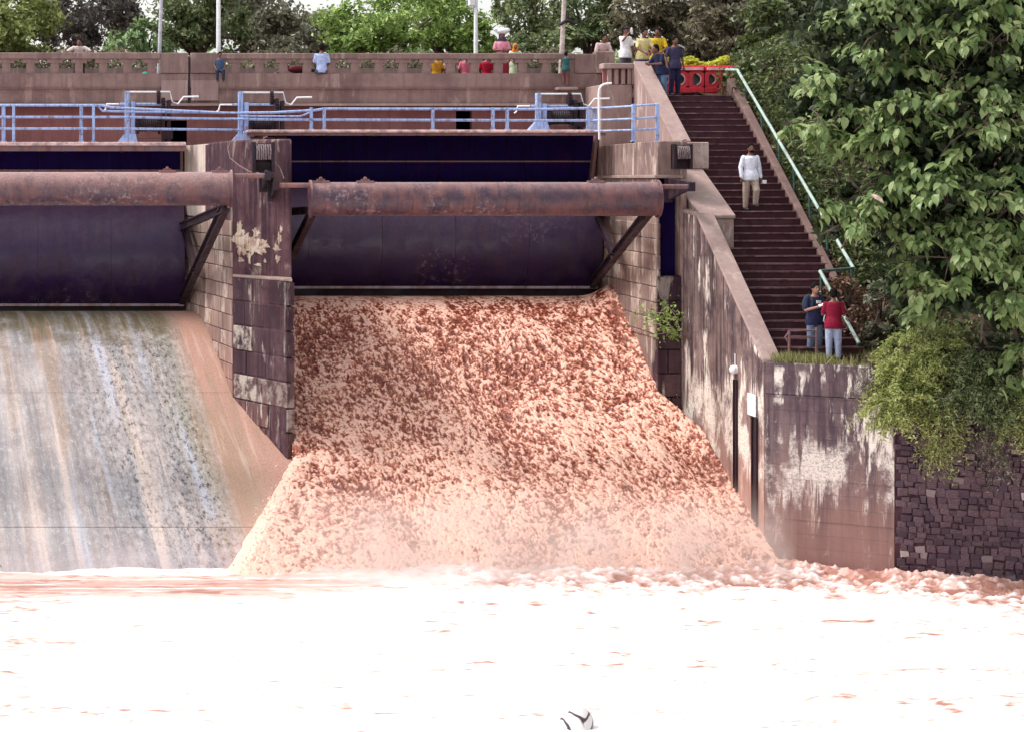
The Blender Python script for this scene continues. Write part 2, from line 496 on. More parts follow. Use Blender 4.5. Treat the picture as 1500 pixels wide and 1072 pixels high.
# ---------------------------------------------------------------- block facing helper
def face_blocks(parent, a, b, z0, z1, course, lmin, lmax, mt, out, seed, depth=.22, gap=.018, skip=None, big=0):
    """courses of separate dressed blocks on the vertical plane a->b; `out` is the outward unit normal"""
    rng = random.Random(seed)
    a, b = Vector((a[0], a[1], 0)), Vector((b[0], b[1], 0))
    L = (b - a).length; d = (b - a) / L; o = Vector((out[0], out[1], 0)).normalized()
    z = z1; k = 0
    while z > z0 + .05:
        h = course * rng.uniform(.94, 1.06)
        zb = max(z0, z - h)
        s = 0 if k % 2 else 0.0
        first = True
        while s < L - .02:
            w = rng.uniform(lmin, lmax)
            if first and k % 2: w *= .55
            first = False
            e = min(L, s + w)
            if L - e < lmin * .45: e = L
            mid = a + d * (s + e) / 2
            if not (skip and skip(mid, (z + zb) / 2)):
                pr = rng.uniform(-.014, .014)
                g = gap / 2
                c0, c1 = a + d * (s + g), a + d * (e - g)
                i0, i1 = c0 - o * depth, c1 - o * depth
                c0 = c0 + o * (pr + rng.uniform(-.006, .006)); c1 = c1 + o * (pr + rng.uniform(-.006, .006))
                za, zc = zb + g, z - g
                mb = MB()
                mb.hexa([(c0.x, c0.y, za), (c1.x, c1.y, za), (i1.x, i1.y, za), (i0.x, i0.y, za),
                         (c0.x, c0.y, zc), (c1.x, c1.y, zc), (i1.x, i1.y, zc), (i0.x, i0.y, zc)])
                mb.build('stone_block', mt(rng) if callable(mt) else mt, parent, bevel=.012)
            s = e
        z = zb; k += 1

# ---------------------------------------------------------------- middle pier
M['flank_lit'] = concrete('lit_flank_render', (.62, .52, .46), (.30, .20, .18), (.78, .7, .64), .4, .5, .6)  # sunward side of the pier, its brightness painted into the render
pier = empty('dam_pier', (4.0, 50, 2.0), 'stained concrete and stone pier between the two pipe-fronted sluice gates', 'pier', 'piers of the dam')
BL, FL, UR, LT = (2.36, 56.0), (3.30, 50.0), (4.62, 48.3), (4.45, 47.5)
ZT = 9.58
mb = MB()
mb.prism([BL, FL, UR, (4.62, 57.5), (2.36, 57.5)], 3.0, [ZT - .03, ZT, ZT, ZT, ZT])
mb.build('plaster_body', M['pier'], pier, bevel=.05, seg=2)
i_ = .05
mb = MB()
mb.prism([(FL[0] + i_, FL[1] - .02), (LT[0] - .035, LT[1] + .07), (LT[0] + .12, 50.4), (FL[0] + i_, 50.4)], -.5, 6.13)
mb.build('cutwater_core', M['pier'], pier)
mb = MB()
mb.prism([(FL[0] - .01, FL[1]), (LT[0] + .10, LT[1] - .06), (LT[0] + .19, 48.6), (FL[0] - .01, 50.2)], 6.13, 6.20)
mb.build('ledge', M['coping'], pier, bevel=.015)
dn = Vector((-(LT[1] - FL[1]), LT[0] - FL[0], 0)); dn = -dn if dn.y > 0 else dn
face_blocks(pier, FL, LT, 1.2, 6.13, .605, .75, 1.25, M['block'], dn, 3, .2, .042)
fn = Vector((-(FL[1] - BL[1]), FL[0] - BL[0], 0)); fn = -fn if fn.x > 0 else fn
face_blocks(pier, (BL[0] - .02, BL[1]), (FL[0] - .02, FL[1] + .02), 2.9, 7.55, .40, .42, .8, M['blocklit'], fn, 5, .15, .02)
mb = MB()      # rendered upper flank, the light from the left put into its paler colour
o = Vector(fn).normalized() * .035
mb.prism([(BL[0] + o.x, BL[1]), (FL[0] + o.x - .015, FL[1] + .55), (FL[0] + .05, FL[1] + .55), (BL[0] + .05, BL[1])], 7.58, ZT - .04)
mb.build('flank_render', M['flank_lit'], pier, bevel=.01)

# peeled patch of old pale plaster on the front of the pier, in the plane of the upper front
def patch_blob(name, cx, cz, w, h, seed, parent, thick=.012):
    rng = random.Random(seed)
    a, b = Vector((*FL, 0)), Vector((*UR, 0)); d = (b - a).normalized()
    nn = Vector((d.y, -d.x, 0)); nn = -nn if nn.y > 0 else nn
    m = 64
    ph = [rng.uniform(0, 6.28) for _ in range(6)]
    rr = [.74 + .16*math.sin(3*t + ph[0]) + .13*math.sin(5*t + ph[1]) + .10*math.sin(9*t + ph[2]) + .07*math.sin(17*t + ph[3]) + rng.uniform(-.07, .07) for t in (2*math.pi*k/m for k in range(m))]
    vs = []
    for sc_, off in ((1.0, .002), (.97, thick)):
        for k in range(m):
            t = 2*math.pi*k/m
            p = a + d*(cx + w*rr[k]*sc_*math.cos(t)) + nn*off
            vs.append((p.x, p.y, cz + h*rr[k]*sc_*math.sin(t)))
    fs = [tuple(range(m, 2*m))] + [(k, (k+1) % m, m + (k+1) % m, m + k) for k in range(m)]
    MB().add(vs, fs).build(name, M['limeplaster'], parent)
M['limeplaster'] = concrete('old_lime_plaster', (.52, .42, .33), (.22, .13, .11), (.70, .62, .54), .75, .55, .5, scale=2.2)
for cx, cz, w, h, sd_ in ((.34, 6.98, .30, .30, 2), (.80, 6.90, .42, .22, 5), (.26, 7.27, .15, .24, 9), (.86, 7.24, .12, .13, 4), (1.15, 6.96, .18, .12, 11), (1.62, 6.88, .12, .09, 12),
                          (1.72, 7.12, .07, .14, 13), (1.66, 6.62, .09, .10, 14), (.62, 6.62, .06, .16, 15), (.30, 6.55, .10, .07, 16), (1.2, 6.55, .05, .05, 17), (1.78, 7.35, .05, .08, 18), (.95, 6.45, .12, .04, 19)):
    patch_blob('plaster_patch', cx, cz + .02, w*1.25, h*1.2, sd_, pier)

# ---------------------------------------------------------------- right pier
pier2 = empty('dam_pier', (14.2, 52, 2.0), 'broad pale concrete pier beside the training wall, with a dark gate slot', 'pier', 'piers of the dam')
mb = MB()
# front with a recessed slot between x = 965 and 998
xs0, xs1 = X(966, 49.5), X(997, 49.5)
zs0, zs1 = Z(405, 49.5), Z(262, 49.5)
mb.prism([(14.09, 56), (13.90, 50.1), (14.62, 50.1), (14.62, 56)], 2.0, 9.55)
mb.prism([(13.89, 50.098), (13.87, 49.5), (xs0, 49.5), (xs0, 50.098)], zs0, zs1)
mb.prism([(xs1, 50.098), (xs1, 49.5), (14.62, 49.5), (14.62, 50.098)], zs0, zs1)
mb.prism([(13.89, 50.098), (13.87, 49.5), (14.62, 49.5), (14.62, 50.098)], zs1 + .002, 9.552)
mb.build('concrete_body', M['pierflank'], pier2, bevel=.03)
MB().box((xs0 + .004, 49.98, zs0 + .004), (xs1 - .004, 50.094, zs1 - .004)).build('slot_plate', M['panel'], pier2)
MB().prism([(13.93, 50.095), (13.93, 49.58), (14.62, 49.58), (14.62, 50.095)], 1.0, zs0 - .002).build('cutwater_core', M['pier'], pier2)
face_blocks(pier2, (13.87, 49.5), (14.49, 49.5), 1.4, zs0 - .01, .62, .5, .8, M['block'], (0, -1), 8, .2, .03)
face_blocks(pier2, (14.05, 56), (13.85, 49.56), 4.6, 7.5, .40, .45, .85, M['blocklit'], (-1, 0), 12, .12, .02)
MB().prism([(14.00, 56), (13.82, 49.52), (13.80, 49.44), (14.5, 49.44), (14.5, 49.49), (13.88, 49.498), (14.08, 56)], 8.62, 8.70).build('string_course', M['coping'], pier2, bevel=.01)

# ---------------------------------------------------------------- bridge
bridge = empty('bridge', (4, 62, 11.3), 'weathered pink concrete road bridge running above the gates', 'bridge')
BX0, BX1 = -13.0, 14.62
mb = MB()
mb.box((BX0, 58.0, 11.28), (BX1, 58.3, 11.70))
mb.build('edge_beam', M['bridge'], bridge, bevel=.02)
mb = MB(); mb.box((BX0, 58.06, 10.82), (BX1, 58.3, 11.277)); mb.build('fascia', M['bridge'], bridge, bevel=.015)
mb = MB(); mb.box((BX0, 57.92, 10.74), (BX1, 58.4, 10.817)); mb.build('drip_ledge', M['coping'], bridge, bevel=.012)
mb = MB(); mb.box((BX0, 58.302, 11.0), (BX1, 65.9, 11.35)); mb.build('deck', M['asphalt'], bridge)
mb = MB(); mb.box((BX0, 66.2, 4.0), (BX1 + 1, 66.5, 11.70)); mb.build('back_beam', M['bridge'], bridge)
MB().box((BX0, 57.965, 11.262), (X(234, 58), 58.06, 11.279)).build('string_course', M['coping'], bridge)
MB().box((X(321, 58), 57.965, 11.262), (BX1 - .3, 58.06, 11.279)).build('string_course', M['coping'], bridge)
MB().box((X(236, 58), 57.975, 10.9), (X(275, 58), 57.998, 11.50)).build('pilaster_panel', M['abut'], bridge, bevel=.008)
MB().box((X(280, 58), 57.975, 10.9), (X(320, 58), 57.998, 11.50)).build('pilaster_panel', M['abut'], bridge, bevel=.008)
# wall under the deck with two dark doorways
wx = [BX0, X(241, 58.6), X(274, 58.6), X(668, 58.6), X(691, 58.6), BX1]
zd = Z(163, 58.6)
mb = MB()
for a, b in ((0, 1), (2, 3), (4, 5)):
    mb.box((wx[a], 58.6, 4.0), (wx[b], 58.9, 10.735))
for a, b, zt in ((1, 2, Z(177, 58.6)), (3, 4, zd)):
    mb.box((wx[a] + .001, 58.61, zt), (wx[b] - .001, 58.9, 10.735))
mb.build('under_wall', M['under'], bridge)
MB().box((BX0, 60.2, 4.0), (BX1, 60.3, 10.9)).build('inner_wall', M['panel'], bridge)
for px in (243, 268, 320, 840):
    if px == 268: MB().box((X(275.5, 58), 57.99, 10.83), (X(278.5, 58), 58.05, 12.2)).build('pilaster_joint', M['dark'], bridge)  # dark strip added as the joint line between the two pilasters
for px in (600, 120):
    pass

par = empty('bridge_parapet', (4, 58.1, 11.7), 'weathered balustrade of squat concrete posts along the dam side of the bridge', 'parapet', 'parapets of the bridge')
MB().box((BX0, 57.97, 12.12), (X(235, 58), 58.27, 12.31)).build('top_rail', M['bridge'], par, bevel=.02)
MB().box((X(320, 58), 57.97, 12.12), (X(842, 58), 58.27, 12.29)).build('top_rail', M['bridge'], par, bevel=.02)
for a, b in ((235, 276), (279, 320)):
    MB().box((X(a, 58) + .002, 57.96, 11.702), (X(b, 58) - .002, 58.29, 12.30)).build('solid_panel', M['bridge'], par, bevel=.015)
MB().box((X(842, 58) + .002, 57.98, 11.702), (X(895, 58), 58.29, 12.27)).build('solid_panel', M['bridge'], par, bevel=.015)
MB().box((X(872, 58), 57.93, 11.702), (X(900, 58), 58.34, 12.34)).build('end_post', M['bridge'], par, bevel=.02)
mb = MB()
mb.prism([(-.12, -.10), (.12, -.10), (.12, .10), (-.12, .10)], 0, .30)
mb.prism([(-.23, -.11), (.23, -.11), (.23, .11), (-.23, .11)], .302, .415)
bal_me = mb.mesh('baluster', M['bridge'])
def balusters(parent, x0, x1, step, y, z):
    n = int(round((x1 - x0) / step))
    for i in range(n + 1):
        o = bpy.data.objects.new('baluster', bal_me); COL.objects.link(o)
        o.parent = parent; o.matrix_parent_inverse = pinv(parent)
        o.location = (x0 + (x1 - x0) * i / n, y, z)
balusters(par, X(222, 58) - .71*15, X(222, 58), .71, 58.13, 11.703)
balusters(par, X(345, 58), X(836, 58), .70, 58.13, 11.703)
par2 = empty('bridge_parapet', (4, 66, 11.7), 'far balustrade of the bridge, glimpsed through the nearer posts', 'parapet', 'parapets of the bridge')
MB().box((BX0, 65.9, 12.12), (BX1, 66.2, 12.30)).build('top_rail', M['bridge'], par2)
MB().box((BX0, 65.9, 11.36), (BX1, 66.2, 11.70)).build('kerb', M['bridge'], par2)
balusters(par2, BX0 + .6, 14.2, .71, 66.05, 11.703)

# abutment with the little return balustrade at the head of the stairs
ab = empty('bridge_abutment', (14.5, 57, 9), 'pale concrete bridge abutment with three short posts under a coping', 'abutment')
MB().box((X(880, 56.1), 56.1, 5.0), (15.02, 57.9, 11.28)).build('abutment_wall', M['abut'], ab, bevel=.02)
MB().box((X(884, 56.0), 55.98, Z(101, 56)), (15.42, 56.5, Z(93, 56))).build('coping', M['coping'], ab, bevel=.02)
for px in (893, 903, 913, 922):
    MB().box((X(px, 56.1) - .055, 56.08, 11.283), (X(px, 56.1) + .055, 56.2, Z(101, 56) - .003)).build('post', M['abut'], ab, bevel=.01)
MB().box((X(884, 56.3), 56.35, 11.283), (15.0, 56.45, Z(101, 56) - .003)).build('back_panel', M['under'], ab)
MB().box((X(927, 56.0), 55.99, 11.283), (15.42, 56.49, Z(101, 56) - .003)).build('end_block', M['abut'], ab, bevel=.01)

# ---------------------------------------------------------------- stairs and their walls
SY0, SY1, SZ0, SZ1, NST = 44.6, 55.8, H - 3.92, H + 2.40, 36
def stz(Y): return SZ0 + (Y - SY0) / (SY1 - SY0) * (SZ1 - SZ0)
stairs = empty('staircase', (16.4, 44.6, 4.6), 'long flight of dark stone steps climbing from the water-side platform to the bridge', 'stairs')
rng = random.Random(4)
M['nosing'] = plain('worn_step_edge', (.17, .088, .10), .8, .2, .5, 5)
for i in range(NST):
    t0 = i / NST
    y0 = SY0 + t0 * (SY1 - SY0); z1 = SZ0 + (i + 1) / NST * (SZ1 - SZ0)
    rise = (SZ1 - SZ0) / NST
    xl = 14.87 if y0 < 48.4 else 15.2
    xr = 17.15 + .5 * min(1, max(0, (y0 - 44.6) / 2.6))
    mb = MB()
    dz = rng.uniform(-.008, .008)
    mb.box((xl, y0 + .025, z1 - rise - .12), (xr, y0 + .9, z1 - .035 + dz))
    me = mb.mesh('step', M['step']); nf = len(me.polygons)
    mb2 = MB(); mb2.v, mb2.f = list(mb.v), list(mb.f)
    # worn slab edge, a little proud of the riser and broken into two lengths
    xm = rng.uniform(xl + .6, xr - .6)
    mb2.hexa([(xl, y0 - .005, z1 - .034), (xm - .006, y0 + rng.uniform(-.012, .012), z1 - .034), (xm - .006, y0 + .6, z1 - .034), (xl, y0 + .6, z1 - .034),
              (xl, y0 - .005, z1), (xm - .006, y0, z1 + rng.uniform(-.008, .004)), (xm - .006, y0 + .6, z1), (xl, y0 + .6, z1)])
    mb2.hexa([(xm + .006, y0 + rng.uniform(-.012, .012), z1 - .034), (xr, y0, z1 - .034), (xr, y0 + .6, z1 - .034), (xm + .006, y0 + .6, z1 - .034),
              (xm + .006, y0, z1 + rng.uniform(-.008, .004)), (xr, y0, z1), (xr, y0 + .6, z1), (xm + .006, y0 + .6, z1)])
    me = mb2.mesh('step', M['step'])
    me.materials.append(M['nosing'])
    for p in me.polygons:
        if p.index >= 6 and p.normal.y < -.7: p.material_index = 1
    o = link('step', me, stairs)
mb = MB()
for (ya, yb) in ((46.3, 56.2),):
    mb.hexa([(17.36, ya, 4.6), (17.52, ya, 4.6), (17.98, yb, 10.2), (17.72, yb, 10.2),
             (17.36, ya, stz(ya) + .14), (17.52, ya, stz(ya) + .16), (17.98, yb, stz(yb) + .30), (17.72, yb, stz(yb) + .28)])
mb.build('side_curb', M['curb'], stairs, bevel=.03)
MB().box((15.2, 55.82, 10.5), (19.5, 58.6, SZ1 + .001)).build('landing', M['curb'], stairs, bevel=.02)

uw = empty('stair_wall', (15.1, 52, 8), 'thick stepped concrete wall along the upper flight, its coping falling away from the bridge', 'wall', 'walls beside the stairs')
mb = MB()
mb.hexa([(15.03, 52.0, 7.0), (15.43, 52.0, 7.0), (15.43, 56.0, 7.0), (15.03, 56.0, 7.0),
         (15.03, 52.0, H + .97), (15.43, 52.0, H + .97), (15.43, 56.0, H + 3.30), (15.03, 56.0, H + 3.30)])
mb.build('wall_body', M['abut'], uw, bevel=.02)
mb = MB()
mb.hexa([(15.005, 51.97, H + .973), (15.455, 51.97, H + .973), (15.455, 55.975, H + 3.305), (15.005, 55.975, H + 3.305),
         (15.005, 51.97, H + 1.05), (15.455, 51.97, H + 1.05), (15.455, 55.975, H + 3.38), (15.005, 55.975, H + 3.38)])
mb.build('coping', M['coping'], uw, bevel=.015)
mb = MB()
mb.hexa([(14.66, 48.4, 5.5), (15.44, 48.4, 5.5), (15.62, 51.96, 6.5), (14.66, 51.96, 6.5),
         (14.66, 48.4, H - .93), (15.44, 48.4, H - .93), (15.62, 51.96, H + .38), (14.66, 51.96, H + .38)])
mb.build('wall_body', M['abut'], uw, bevel=.02)
mb = MB()
mb.hexa([(14.63, 48.36, H - .927), (15.47, 48.36, H - .927), (15.65, 51.96, H + .383), (14.63, 51.96, H + .383),
         (14.63, 48.36, H - .84), (15.47, 48.36, H - .84), (15.65, 51.96, H + .46), (14.63, 51.96, H + .46)])
mb.build('coping', M['coping'], uw, bevel=.015)
MB().box((15.0, 51.5, H + .3), (15.78, 51.99, H + 1.0)).build('end_block', M['abut'], uw, bevel=.02)
MB().box((14.63, 51.97, 7.0), (15.025, 56.05, 9.56)).build('footing', M['abut'], uw, bevel=.02)

tw = empty('training_wall', (14.7, 47, 3), 'blotched concrete side wall guiding the cascade, with a coping that slopes steeply down', 'wall', 'walls beside the stairs')
def twx(Y): return 14.5 + (49.5 - Y) / 5.5 * .22
ZA, ZB, ZC = H - .79, H - .88, H - 4.06
def wall_strip(x_off0, x_off1, zt_off, zb=None, thick=None):
    pts = [(49.5, ZA), (48.4, ZB), (44.05, ZC)]
    mb = MB()
    for (ya, za), (yb, zb_) in zip(pts[:-1], pts[1:]):
        lo = (lambda z: -1.0) if thick is None else (lambda z: z + zt_off - thick)
        mb.hexa([(twx(yb) + x_off0, yb, lo(zb_)), (twx(yb) + x_off1, yb, lo(zb_)), (twx(ya) + x_off1, ya, lo(za)), (twx(ya) + x_off0, ya, lo(za)),
                 (twx(yb) + x_off0, yb, zb_ + zt_off), (twx(yb) + x_off1, yb, zb_ + zt_off), (twx(ya) + x_off1, ya, za + zt_off), (twx(ya) + x_off0, ya, za + zt_off)])
    return mb
wall_strip(0, .36, 0).build('wall_body', M['wall'], tw)
wall_strip(-.03, .40, .09, thick=.087).build('coping', M['coping'], tw, bevel=.015)
# front edge pilaster with notched quoins
mb = MB()
z = 0.6
while z < ZA - .1:
    mb.box((twx(49.5) - .012, 49.46, z + .012), (twx(49.5) + .10, 49.7, min(z + .37, ZA)))
    z += .38
mb.build('quoins', M['coping'], tw)

# front retaining wall and stone wall
RW = [(14.72, 44.0), (17.03, 42.58), (19.52, 41.93), (27.0, 40.2)]
rw = empty('retaining_wall', (15.9, 43.3, 2), 'streaked board-marked concrete retaining wall under the standing couple', 'wall')
def wall_between(a, b, z0, z1, th):
    a, b = Vector((*a, 0)), Vector((*b, 0)); d = (b - a).normalized(); n = Vector((-d.y, d.x, 0)) * th
    return MB().prism([(a.x, a.y), (b.x, b.y), (b.x + n.x, b.y + n.y), (a.x + n.x, a.y + n.y)], z0, z1)
ZP = 4.54
d_ = (Vector(RW[1]) - Vector(RW[0])).normalized(); n_ = Vector((d_.y, -d_.x))
a_, b_ = Vector(RW[0]), Vector(RW[1])
zl = Z(582, 43.3)
lift = 0; z = -1.0
zz = -1.0
boards = []
while zz < zl - .01:
    zt = min(zz + .30, zl)
    boards.append((zz, zt)); zz = zt
rr_ = random.Random(3)
for (z0, z1) in boards:      # cast in lifts between shuttering boards: each lift sits a few millimetres in or out
    off = n_ * rr_.uniform(-.004, .006)
    wall_between(a_ + off, b_ + off, z0 + .0015, z1 - .0015, .6).build('concrete_lift', M['retain'], rw)
wall_between(a_ - n_ * .03, b_ - n_ * .03, -1, zl - .01, .5).build('core', M['retain'], rw)
wall_between(a_ - n_ * .045, b_ - n_ * .045, zl, ZP, .5).build('upper_band', M['retain'], rw, bevel=.02)

sw = empty('stone_wall', (20, 41.5, 2), 'dark rubble stone river wall beneath the hanging shrubs', 'wall')
wall_between((RW[1][0] + .002, RW[1][1] + .03), (RW[2][0], RW[2][1] + .03), -1, 5.0, .6).build('mortar_core', M['soilwall'] if 'soilwall' in M else M['pier'], sw)
wall_between((RW[2][0], RW[2][1] + .03), (RW[3][0], RW[3][1] + .03), -1, 5.2, .6).build('mortar_core', M['pier'], sw)
def rub_mat(name, c, dk):
    t = NT(name)
    n = t.noise(t.coord(), 7, 6, .7)
    col = t.mix(t.ramp(n, .35, .65), dk, c)
    col = t.mix(t.ramp(t.rand(), .92, .99, 0, .6), col, (.58, .47, .46))
    col = t.mix(t.ramp(t.rand(), 0, .5, .65, 0), col, (.045, .028, .045))
    t.bump(n, .5, .02)
    return t.fin(col, .85, .2)
M['rubble'] = rub_mat('rubble_stone', (.155, .10, .115), (.075, .045, .058))
def stone_mesh(seed):
    """squarish split stone with a flat, slightly tilted face and chipped edges"""
    rng = random.Random(seed)
    base = []
    for (cx, cz) in ((-1, -1), (1, -1), (1, 1), (-1, 1)):
        for k in range(2):
            base.append((cx*rng.uniform(.72, 1.0) + (0 if k else rng.uniform(-.12, .12)), cz*rng.uniform(.72, 1.0)))
    base.sort(key=lambda p: math.atan2(p[1], p[0]))
    n = len(base); tx, tz = rng.uniform(-.03, .03), rng.uniform(-.03, .03)
    vs = []
    for r, dp in ((1.0, .10), (.97, -.02), (.84, -.055)):
        for (px, pz) in base:
            vs.append((px*r*.5, dp + (tx*px + tz*pz if dp < 0 else 0) + rng.uniform(-.006, .006), pz*r*.5))
    fs = [tuple(range(2*n, 3*n))] + [(q*n + k, q*n + (k+1) % n, (q+1)*n + (k+1) % n, (q+1)*n + k) for q in range(2) for k in range(n)]
    return MB().add(vs, fs).mesh('rubble_stone', M['rubble'])
stone_mes = [stone_mesh(s) for s in range(9)]
rng = random.Random(21)
spots = []
def along(s):
    """distance along the stone wall face -> point, heading"""
    segs = [(Vector(RW[1]), Vector(RW[2])), (Vector(RW[2]), Vector(RW[3]))]
    for a, b in segs:
        L = (b - a).length
        if s <= L: return a + (b - a) * s / L, math.atan2((b - a).y, (b - a).x)
        s -= L
    return b, 0
z = 0.0; row = 0
while z < 4.8:
    h = rng.uniform(.10, .17); s = rng.uniform(.0, .14)
    while s < 7.0:
        w = rng.uniform(.12, .27)
        spots.append((s + w / 2, z + h / 2 + rng.uniform(-.03, .03), w*rng.uniform(.85, 1.08), h*rng.uniform(.8, 1.15))); s += w
    z += h
spots.sort(key=lambda q: (q[0] > 2.75, -(q[1] < 3.9), -q[2] * q[3]))
extra = MB()
for i, (s, z, w, h) in enumerate(spots):
    p, a = along(s)
    if i < 290:
        o = bpy.data.objects.new('rubble_stone', stone_mes[i % 9]); COL.objects.link(o)
        o.parent = sw; o.matrix_parent_inverse = pinv(sw)
        o.location = (p.x, p.y + .0, z); o.rotation_euler = (rng.uniform(-.05, .05), rng.uniform(-.10, .10), a + rng.uniform(-.05, .05))
        o.scale = (w * 1.12, .35 + rng.uniform(-.15, .3), h * 1.22)
    else:
        me = stone_mes[i % 9]; ca, sa = math.cos(a), math.sin(a)
        extra.add([(p.x + (v.co.x*w*1.12)*ca - v.co.y*.6*sa, p.y + v.co.x*w*1.12*sa + v.co.y*.6*ca, z + v.co.z*h*1.2) for v in me.vertices],
                  [tuple(f.vertices) for f in me.polygons])
ob = extra.build('rubble_stones', M['rubble'], sw, sm=50); tag(ob, kind='stuff')

# ---------------------------------------------------------------- ground
def ground_z(x, y):
    base = np.interp(y, [41, 44.6, 55.8, 58, 400], [4.55, 4.5, 10.9, 11.2, 11.6])
    side = np.clip((x - 17.9), 0, 20)
    front = np.clip((y - 41.5) / 6, .15, 1)
    return base + side * .42 * front
def ground_mat():
    t = NT('earth_and_litter')
    c = t.coord()
    n = t.noise(c, .9, 6, .65); f = t.noise(c, 8, 6, .7)
    col = t.mix(t.ramp(n, .4, .6), (.065, .030, .026), (.045, .036, .02))
    col = t.mix(t.ramp(f, .45, .7), col, (.16, .10, .075))
    t.bump(f, .8, .06)
    return t.fin(col, .95, .1)
M['earth'] = ground_mat()
nu, nv = 120, 150
xs = np.linspace(17.25, 46, nu); ys = 41.5 + (np.linspace(0, 1, nv) ** 1.3) * 45
XX, YY = np.meshgrid(xs, ys)
# keep the front edge behind the stone wall
fy = np.interp(XX, [p[0] for p in RW], [p[1] + .25 for p in RW])
YY = np.maximum(YY, fy + 0 * YY)
ZZ = ground_z(XX, YY) + (fbm(XX*.9, YY*.9, 4, 2) - .5) * .7 * np.clip((XX - 17.3) / 1.5, 0, 1)
me = mesh_np('embankment', np.stack([XX, YY, ZZ], -1).reshape(-1, 3), grid_faces(nu, nv), M['earth'])
tag(link('embankment', me), kind='structure')
mb = MB()
mb.prism([(14.8, 44.28), (17.28, 42.85), (19.0, 42.4), (19.0, 45.6), (14.8, 45.6)], 3.6, ZP - .004)
tag(mb.build('platform_ground', M['earth']), kind='structure')
mb = MB(); mb.box((-150, 66.6, 10.6), (220, 1200, 11.25))
tag(mb.build('far_ground', M['earth']), kind='structure')

# ================================================================ WATER
def water_mat(name, mud, mid, foam, rough_m=.25, rough_f=.7, grain=30, fscale=(1,1,1), amp=.55):
    t = NT(name)
    at = t.new('ShaderNodeAttribute', attribute_name='foam')
    n = t.noise(t.coord(fscale), grain, 6, .75)
    f = t.math('ADD', at.outputs['Fac'], t.math('MULTIPLY', t.math('SUBTRACT', n, .5), amp))
    col = t.mix(t.ramp(f, .12, .50), mud, mid)
    col = t.mix(t.ramp(f, .46, .92), col, foam)
    t.bump(n, .6, .03)
    return t.fin(col, t.ramp(f, .2, .7, rough_m, rough_f), .4)
M['cascade'] = water_mat('muddy_cascade', (.150, .030, .016), (.42, .132, .076), (.80, .49, .385), .28, .6, 20, amp=.95)
M['river'] = water_mat('foaming_river', (.40, .19, .15), (.64, .43, .385), (.84, .79, .78), .3, .75, 6, (.5, 2.2, 1), amp=.4)

# ---- the brown sheet pouring down the slope
nu, nv = 600, 640
u = np.linspace(0, 1, nu); v = np.linspace(0, 1, nv)
Yv = 55.5 - (55.5 - 42.7) * v
left = np.interp(Yv[::-1], [42.7, 43.5, 47.4, 47.8, 60], [2.35, 2.75, 4.50, 4.60, 4.60])[::-1]
right = np.interp(Yv[::-1], [42.7, 44.0, 48.1, 48.9, 49.65, 55.5], [14.9, 14.74, 14.55, 14.25, 13.9, 14.12])[::-1]
U, V = np.meshgrid(u, v)
L, R = left[:, None], right[:, None]
XX = L + (R - L) * U
YY = np.repeat(Yv[:, None], nu, 1)
base = ogee(YY)
th = np.interp(YY, [42.7, 44, 50, 54, 55.5], [.12, .26, .30, .40, .42])
edge_l = np.clip((XX - L) / .5, 0, 1) ** .5
edge_l = np.where(YY < 47.6, edge_l, 1)
flow = 55.5 - YY                                # distance from the lip
xw = XX + .35*(fbm(XX*.6, flow*.35, 3, 3) - .5)
grow = np.clip((flow - 1.5) / 1.6, .04, 1)
sk = xw + .10*flow*(fbm(XX*.3, flow*.2, 2, 6) - .5)
c1 = fbm(sk*1.0, flow*.60, 4, 1)               # big boils
c2 = fbm(sk*6.4 + 2.2*c1, flow*4.6 + 2.2*c1, 4, 5, .64, ridged=True)
c3 = fbm(sk*15.0 + 2*c2, flow*11.0 + 2*c2, 3, 9, .68)
rib = fbm(sk*6.0, flow*1.1, 3, 12, .6)           # streaks near the lip
hole = np.clip(fbm(sk*2.1, flow*1.5, 4, 10, .6) - .54, 0, 1)*3.0      # hollows where the brown core shows
c4 = fbm(sk*24 + c2, flow*17 + 3*c3, 2, 15, .6)
rim = 1 - .85*np.exp(-((XX - R)/.25)**2)
disp = (c1 - .5)*.30*rim + ((c2 - .55)*.070 + (c3 - .5)*.050 + (c4 - .5)*.025)*rim - .06*hole + (rib - .5)*.10*np.clip(1.5 - flow/4.5, 0, 1)
disp *= grow * np.clip(edge_l, .25, 1)
disp += .28*np.exp(-((XX - R) / .45)**2) * np.exp(-((flow - .9)/1.0)**2)       # heaped against the right pier
disp += .10*np.exp(-((XX - R) / .3)**2)
slope = np.gradient(ogee(Yv), Yv)[:, None]
nrm_y, nrm_z = -slope / np.sqrt(1 + slope**2), 1 / np.sqrt(1 + slope**2)
d = th * np.where(YY < 47.6, np.clip(edge_l, 0, 1), 1) + disp
PX = XX + (fbm(xw*4, flow*4, 2, 7) - .5)*.08*grow
PY = YY + nrm_y * d * 1.0
PZ = base + nrm_z * d
foam = .42 + (c2 - .56)*1.1 + (c3 - .5)*1.8 + (c4 - .5)*1.7 + (c1 - .5)*.75 - .42*hole + (rib - .5)*.9*np.clip(1.5 - flow/4.5, 0, 1)
foam += np.interp(flow, [0, 1.3, 2.2, 6, 9, 11.0, 12.8], [.24, .20, .00, .04, .14, .27, .48])
foam += .8*np.exp(-((XX - L)/.5)**2) * (YY < 47.3) + .26*np.exp(-((XX - (L + 2.9 + .16*flow))/.9)**2)*np.clip((flow-5)/3, 0, 1)
foam -= .16*np.exp(-((XX - L)/.8)**2) * (YY > 47.3)
PZ[-6:] -= np.linspace(.0, 1.2, 6)[:, None]
PZ[0] -= .3
me = mesh_np('falling_water', np.stack([PX, PY, PZ], -1).reshape(-1, 3), grid_faces(nu, nv)[:, ::-1], M['cascade'])
point_attr(me, 'foam', foam)
